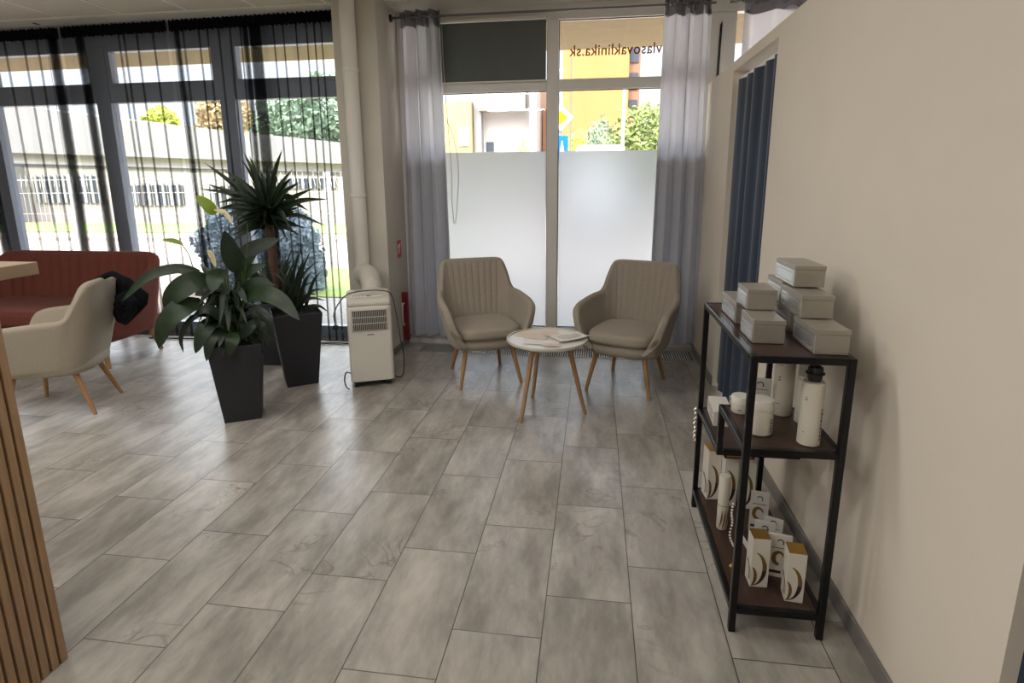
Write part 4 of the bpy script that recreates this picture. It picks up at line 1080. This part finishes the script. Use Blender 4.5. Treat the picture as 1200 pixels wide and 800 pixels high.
def card(name, lab, x, y, z, w, h, d, rz, tilt, group=None, m_='clear', style=0):
    t = thing(name, lab, 'packet', (x, y, z), rz, group); R_ = Matrix.Rotation(tilt, 4, 'X')
    bm = new(); pts = [(-w/2, 0), (w/2, 0), (w/2*.96, h*.93), (w/2*.96, h), (-w/2*.96, h), (-w/2*.96, h*.93)]
    prism(pts, 0, d, bm, R_ @ RY)
    obj('pouch', bm, m_, t, bev=.002)
    def T2(poly, nm, mm): obj(nm, prism(poly, -.0008, 0, mtx=R_ @ RY), mm, t)
    # curl logo
    c = [(.012*math.cos(a), h*.82+.012*math.sin(a)) for a in [PI*(.9-k*.14) for k in range(9)]]; c2 = [(p[0]*.7, h*.82+(p[1]-h*.82)*.7) for p in c][::-1]
    T2(c+c2, 'logo', 'brown'); T2([(-w*.36, h*.68), (w*.36, h*.68), (w*.36, h*.695), (-w*.36, h*.695)], 'print_line', 'ink')
    if style:
        o1 = [(.022*math.cos(a)-.004, h*.45+.028*math.sin(a)) for a in [PI*(.1+k*.13) for k in range(12)]]; o2 = [(.012*math.cos(a)+.0, h*.45+.018*math.sin(a)) for a in [PI*(.1+k*.13) for k in range(12)]][::-1]
        T2(o1+o2, 'curl_print', 'golddk'); T2([(-w*.40, h*.10), (w*.1, h*.10), (w*.1, h*.16), (-w*.40, h*.16)], 'dark_label', 'brown')
    return t
card('pouch', 'thin clear sachet leaning behind the white jars on the middle shelf', .588, 2.005, ZF, .075, .135, .006, -.25, .12, 'product sachets')
# boxes on the low back shelf
def carton(name, lab, x, y, z, w, d, h, rz=0, top='carton', group=None, body='carton'):
    t = thing(name, lab, 'box', (x, y, z), rz, group)
    obj('carton', BX(0, w, 0, d, .0005, h), body, t, bev=.001)
    obj('top_flap', BX(.0008, w-.0008, .0008, d-.0008, h, h+.0012), top, t)
    return t
c_ = carton('flat_box', 'white flat box on the low back shelf behind the short post', .497, 2.27, ZB, .075, .175, .062, -.05, 'white')
obj('print_line', BX(-.0006, 0, .03, .14, .040, .043), 'ink', c_); obj('print_line', BX(-.0006, 0, .03, .09, .020, .023), 'ink', c_)
c_ = carton('flat_box', 'white flat box beside the jar under the top shelf with a black edge', .585, 2.25, ZB, .085, .19, .070, -.05, 'carton')
obj('black_edge', BX(-.0006, .0, .002, .18, .062, .069), 'brown', c_)
# swirl printed cartons on the bottom shelf
def crescent(cx, cz, r1, r2, off, a0, a1, n=16):
    o1 = [(cx+r1*math.cos(a0+(a1-a0)*k/n), cz+r1*1.35*math.sin(a0+(a1-a0)*k/n)) for k in range(n+1)]
    o2 = [(cx+off+r2*math.cos(a0+(a1-a0)*k/n), cz+r2*1.35*math.sin(a0+(a1-a0)*k/n)) for k in range(n+1)][::-1]
    return o1+o2
def swirl_box(lab, x, y, z, w, d, h, rz, s=1., top='gold'):
    t = thing('swirl_carton', lab, 'box', (x, y, z), rz, 'swirl printed cartons on the bottom shelf')
    obj('carton', BX(0, w, 0, d, .0005, h), 'carton', t, bev=.0008)
    lid = obj('top_flap', BX(.0006, w-.0006, .0006, d-.0006, h, h+.0015), top, t)
    def arc(cx_, cz_, rx, rz, fr, a0, a1):
        P1 = [(cx_+rx*math.cos(a0+(a1-a0)*k/14), cz_+rz*math.sin(a0+(a1-a0)*k/14)) for k in range(15)]
        P2 = [(cx_+rx*fr*math.cos(a0+(a1-a0)*k/14), cz_+rz*.97*math.sin(a0+(a1-a0)*k/14)) for k in range(15)][::-1]
        return P1+P2
    for poly, m_ in ((arc(w*.12, h*.38, w*.76, h*.345, .68, -.1, 1.35), 'golddk'), (arc(w*.12, h*.38, w*.76, h*.345, .68, -1.5, -.1), 'brown'), (arc(0, h*.22, w*.36, h*.20, .5, -1.4, 1.3), 'golddk')):
        poly = [(min(w-.001, max(.001, p[0])), max(.002, p[1])) for p in poly]
        obj('swirl_print', prism(poly, -.0006, .0, mtx=RY), m_, t)
    LX = Matrix(((0, 0, 1, 0), (-1, 0, 0, d), (0, 1, 0, 0), (0, 0, 0, 1)))
    for cx_, r_ in ((d*.2, d*.55), (d*.5, d*.42), (d*.7, d*.3)):
        poly = [(min(d-.001, max(.001, p[0])), min(h-.002, max(.002, p[1]))) for p in crescent(cx_, h*.22, r_, r_*.72, d*.08, -PI*.2, PI*.5)]
        obj('side_print', prism(poly, -.0006, .0, mtx=LX), 'golddk' if r_ > d*.4 else 'brown', t)
    return t
zl = ZL
bA = swirl_box('gold topped swirl carton at the front left of the bottom shelf', .558, 1.823, zl, .058, .06, .185, .02)
bB = swirl_box('gold topped swirl carton at the front right of the bottom shelf by the wall', .654, 1.766, zl, .056, .062, .180, -.10)
bC = swirl_box('tall swirl carton at the back left corner of the bottom shelf', .513, 2.372, zl, .055, .075, .228, .12)
bD = swirl_box('tall swirl carton in the second row behind the white tube', .572, 2.33, zl, .055, .07, .232, .05, top='carton')
bE = swirl_box('tall swirl carton standing third from the back left post', .640, 2.32, zl, .055, .07, .228, -.05, top='carton')
c_ = carton('gold_box', 'flat gold and black box lying across the tops of the tall swirl cartons', .560, 2.30, zl+.2345, .12, .11, .034, .04, 'gold', body='brown')
obj('gold_band', BX(.008, .112, -.0008, 0, .008, .024), 'gold', c_)
c_ = carton('small_carton', 'small white carton with a gold top lying on the flat gold and black box', .572, 2.315, zl+.2345+.0358, .07, .08, .05, -.12, 'gold')
obj('print_line', BX(.012, .058, -.0006, 0, .02, .024), 'ink', c_)
tu = revolve_item('tube_bottle', 'white cylinder bottle with wavy print on the left of the bottom shelf', 'bottle', .535, 2.165, zl,
    [('body', [(.019, .0005), (.021, .003), (.0215, .225), (.0205, .230)], 'bottle')])
for a_ in (-2.3, -1.75, -1.2):
    bm = new(); lo = []; hi = []
    for k in range(11):
        v = k/10; a = a_+.5*math.sin(v*2.4); wd = .22*math.sin(PI*v)+.03; r_ = .0221
        lo.append(bm.verts.new((r_*math.cos(a-wd), r_*math.sin(a-wd), .006+v*.085))); hi.append(bm.verts.new((r_*math.cos(a+wd*.2), r_*math.sin(a+wd*.2), .006+v*.085)))
    for k in range(10): bm.faces.new((lo[k], lo[k+1], hi[k+1], hi[k]))
    obj('wave_print', bm, 'golddk', tu)
obj('print_band', lathe([(.0218, .105), (.0219, .107)], 30), 'ink', tu)
card('pouch', 'clear sachet with curl print leaning behind the front left carton', .640, 1.975, zl, .075, .150, .008, -.30, -.10, 'product sachets', style=1)
card('pouch', 'white sachet card with curl print between the two gold topped cartons', .668, 1.885, zl, .078, .162, .008, -.18, -.06, 'product sachets', m_='carton', style=1)
card('pouch', 'tilted clear sachet nearest the wall behind the white sachet card', .682, 2.03, zl, .07, .13, .008, -.45, -.25, 'product sachets', style=0)
card('pouch', 'clear sachet standing in front of the third tall carton', .672, 2.16, zl, .07, .165, .008, -.2, -.08, 'product sachets', style=1)
c_ = carton('small_carton', 'low dark grey and white carton lying in the middle of the bottom shelf', .60, 2.03, zl, .06, .08, .03, .1, 'brown')
# chains hanging at the left side
def chain(name, lab, pts, r, m_, link=.009, beads=False, pend='gold'):
    t = thing(name, lab, 'chain', (0, 0, 0)); P = spline(pts, 12); bm = new(); acc = 0; last = P[0]; k = 0; L_all = []
    for p in P[1:]:
        acc += (p-last).length; last = p
        if acc >= link*(1.0 if beads else .78): L_all.append(p); acc = 0
    for k, p in enumerate(L_all):
        if beads: bmesh.ops.create_icosphere(bm, subdivisions=2, radius=link*.5, matrix=Matrix.Translation(p))
        else:
            d = Vector((1, 0, 0)) if k % 2 else Vector((0, 1, 0))
            tube([p+d*r*2.6*math.cos(a*PI/6)+Vector((0, 0, link*.55*math.sin(a*PI/6))) for a in range(12)], r*.8, 5, bm, closed=True)
    obj('links', bm, m_, t, smooth=True)
    bm = new(); bmesh.ops.create_icosphere(bm, subdivisions=2, radius=.008, matrix=Matrix.Translation(Vector(pts[-1])+Vector((0, 0, -.008)))); obj('pendant', bm, pend, t, smooth=True)
    return t
ch = Vector((.462, 2.46, 0))
chain('hanging_chain', 'silver chain with a gold bead hanging on the back left post of the rack', [(.463, 2.462, .488), (.457, 2.457, .465), (.462, 2.455, .44), (.458, 2.457, .41), (.463, 2.455, .385), (.459, 2.456, .36), (.464, 2.455, .33)], .0026, 'chrome', .013)
chain('bead_string', 'string of pearl and gold beads hanging behind the front left post', [(.536, 2.02, .30), (.532, 2.02, .25), (.537, 2.02, .21), (.53, 2.015, .16), (.545, 2.01, .12), (.56, 1.995, .103)], .002, 'pearl', .009, True)
chain('gold_bracelet', 'gold bead bracelet lying on the bottom shelf behind the front post', [(.530, 1.92, .155), (.524, 1.915, .14), (.528, 1.91, .12), (.536, 1.90, .106), (.524, 1.895, .108), (.515, 1.905, .115)], .002, 'gold', .008, True)

# ================================================================== LIGHT
w = bpy.data.worlds.new('overcast_sky'); sc.world = w; w.use_nodes = True; nt = w.node_tree; nt.nodes.clear()
o_ = nt.nodes.new('ShaderNodeOutputWorld'); bg = nt.nodes.new('ShaderNodeBackground'); tc = nt.nodes.new('ShaderNodeTexCoord'); sp = nt.nodes.new('ShaderNodeSeparateXYZ')
cr = nt.nodes.new('ShaderNodeValToRGB'); nt.links.new(tc.outputs['Generated'], sp.inputs[0]); nt.links.new(sp.outputs[2], cr.inputs[0])
# overcast dome: dim near the horizon, brightest overhead
E_ = cr.color_ramp.elements
E_[0].position = 0; E_[0].color = (.092, .099, .110, 1)
E_[1].position = 1; E_[1].color = (.95, .97, 1.0, 1)
e_ = E_.new(.22); e_.color = (.108, .117, .131, 1)
e_ = E_.new(.60); e_.color = (.80, .83, .88, 1)
nt.links.new(cr.outputs[0], bg.inputs[0]); bg.inputs[1].default_value = 9.2; nt.links.new(bg.outputs[0], o_.inputs[0])
sn = bpy.data.lights.new('sun', 'SUN'); sn.energy = 2.6; sn.angle = .06; sn.color = (1, .93, .82)
so_ = bpy.data.objects.new('sun', sn); COL.objects.link(so_); so_.rotation_euler = (math.radians(48), 0, math.radians(-22))
def lamp(x, y, e, sx=1.15, sy=.28):  # added fill light with a plate, out of view, brightens the rooms
    t = thing('added_fill_light', 'added fill light panel out of view at x %s' % ('left' if x < -1 else 'right'), 'lamp', (x, y, ZC))
    obj('housing', BX(-sx/2-.02, sx/2+.02, -sy/2-.02, sy/2+.02, -.03, -.007), 'wallw', t)
    l = bpy.data.lights.new('fill_area_light', 'AREA'); l.shape = 'RECTANGLE'; l.size = sx; l.size_y = sy; l.energy = e; l.color = (1, .965, .92)
    lo_ = bpy.data.objects.new('fill_area_light', l); COL.objects.link(lo_); lo_.parent = t; lo_.location = (0, 0, -.04)
    return t
FILL_LIGHTS = [(-1.5, .5, 14), (-3.6, .4, 18), (-1.6, -1.8, 28), (-5.6, 0.6, 22), (2.2, 2.4, 18), (-1.0, 2.3, 11), (-3.2, 2.3, 11)]
for i, (x, y, e) in enumerate(FILL_LIGHTS):
    t = lamp(x, y, e); t['label'] = ['added fill light panel nearest the shelving rack', 'added fill light panel above the reception desk', 'added fill light panel at the back of the room', 'added fill light panel over the far left of the room', 'added fill light panel in the neighbouring room', 'added fill light panel above the open floor before the armchairs', 'added fill light panel above the floor before the plants'][i]
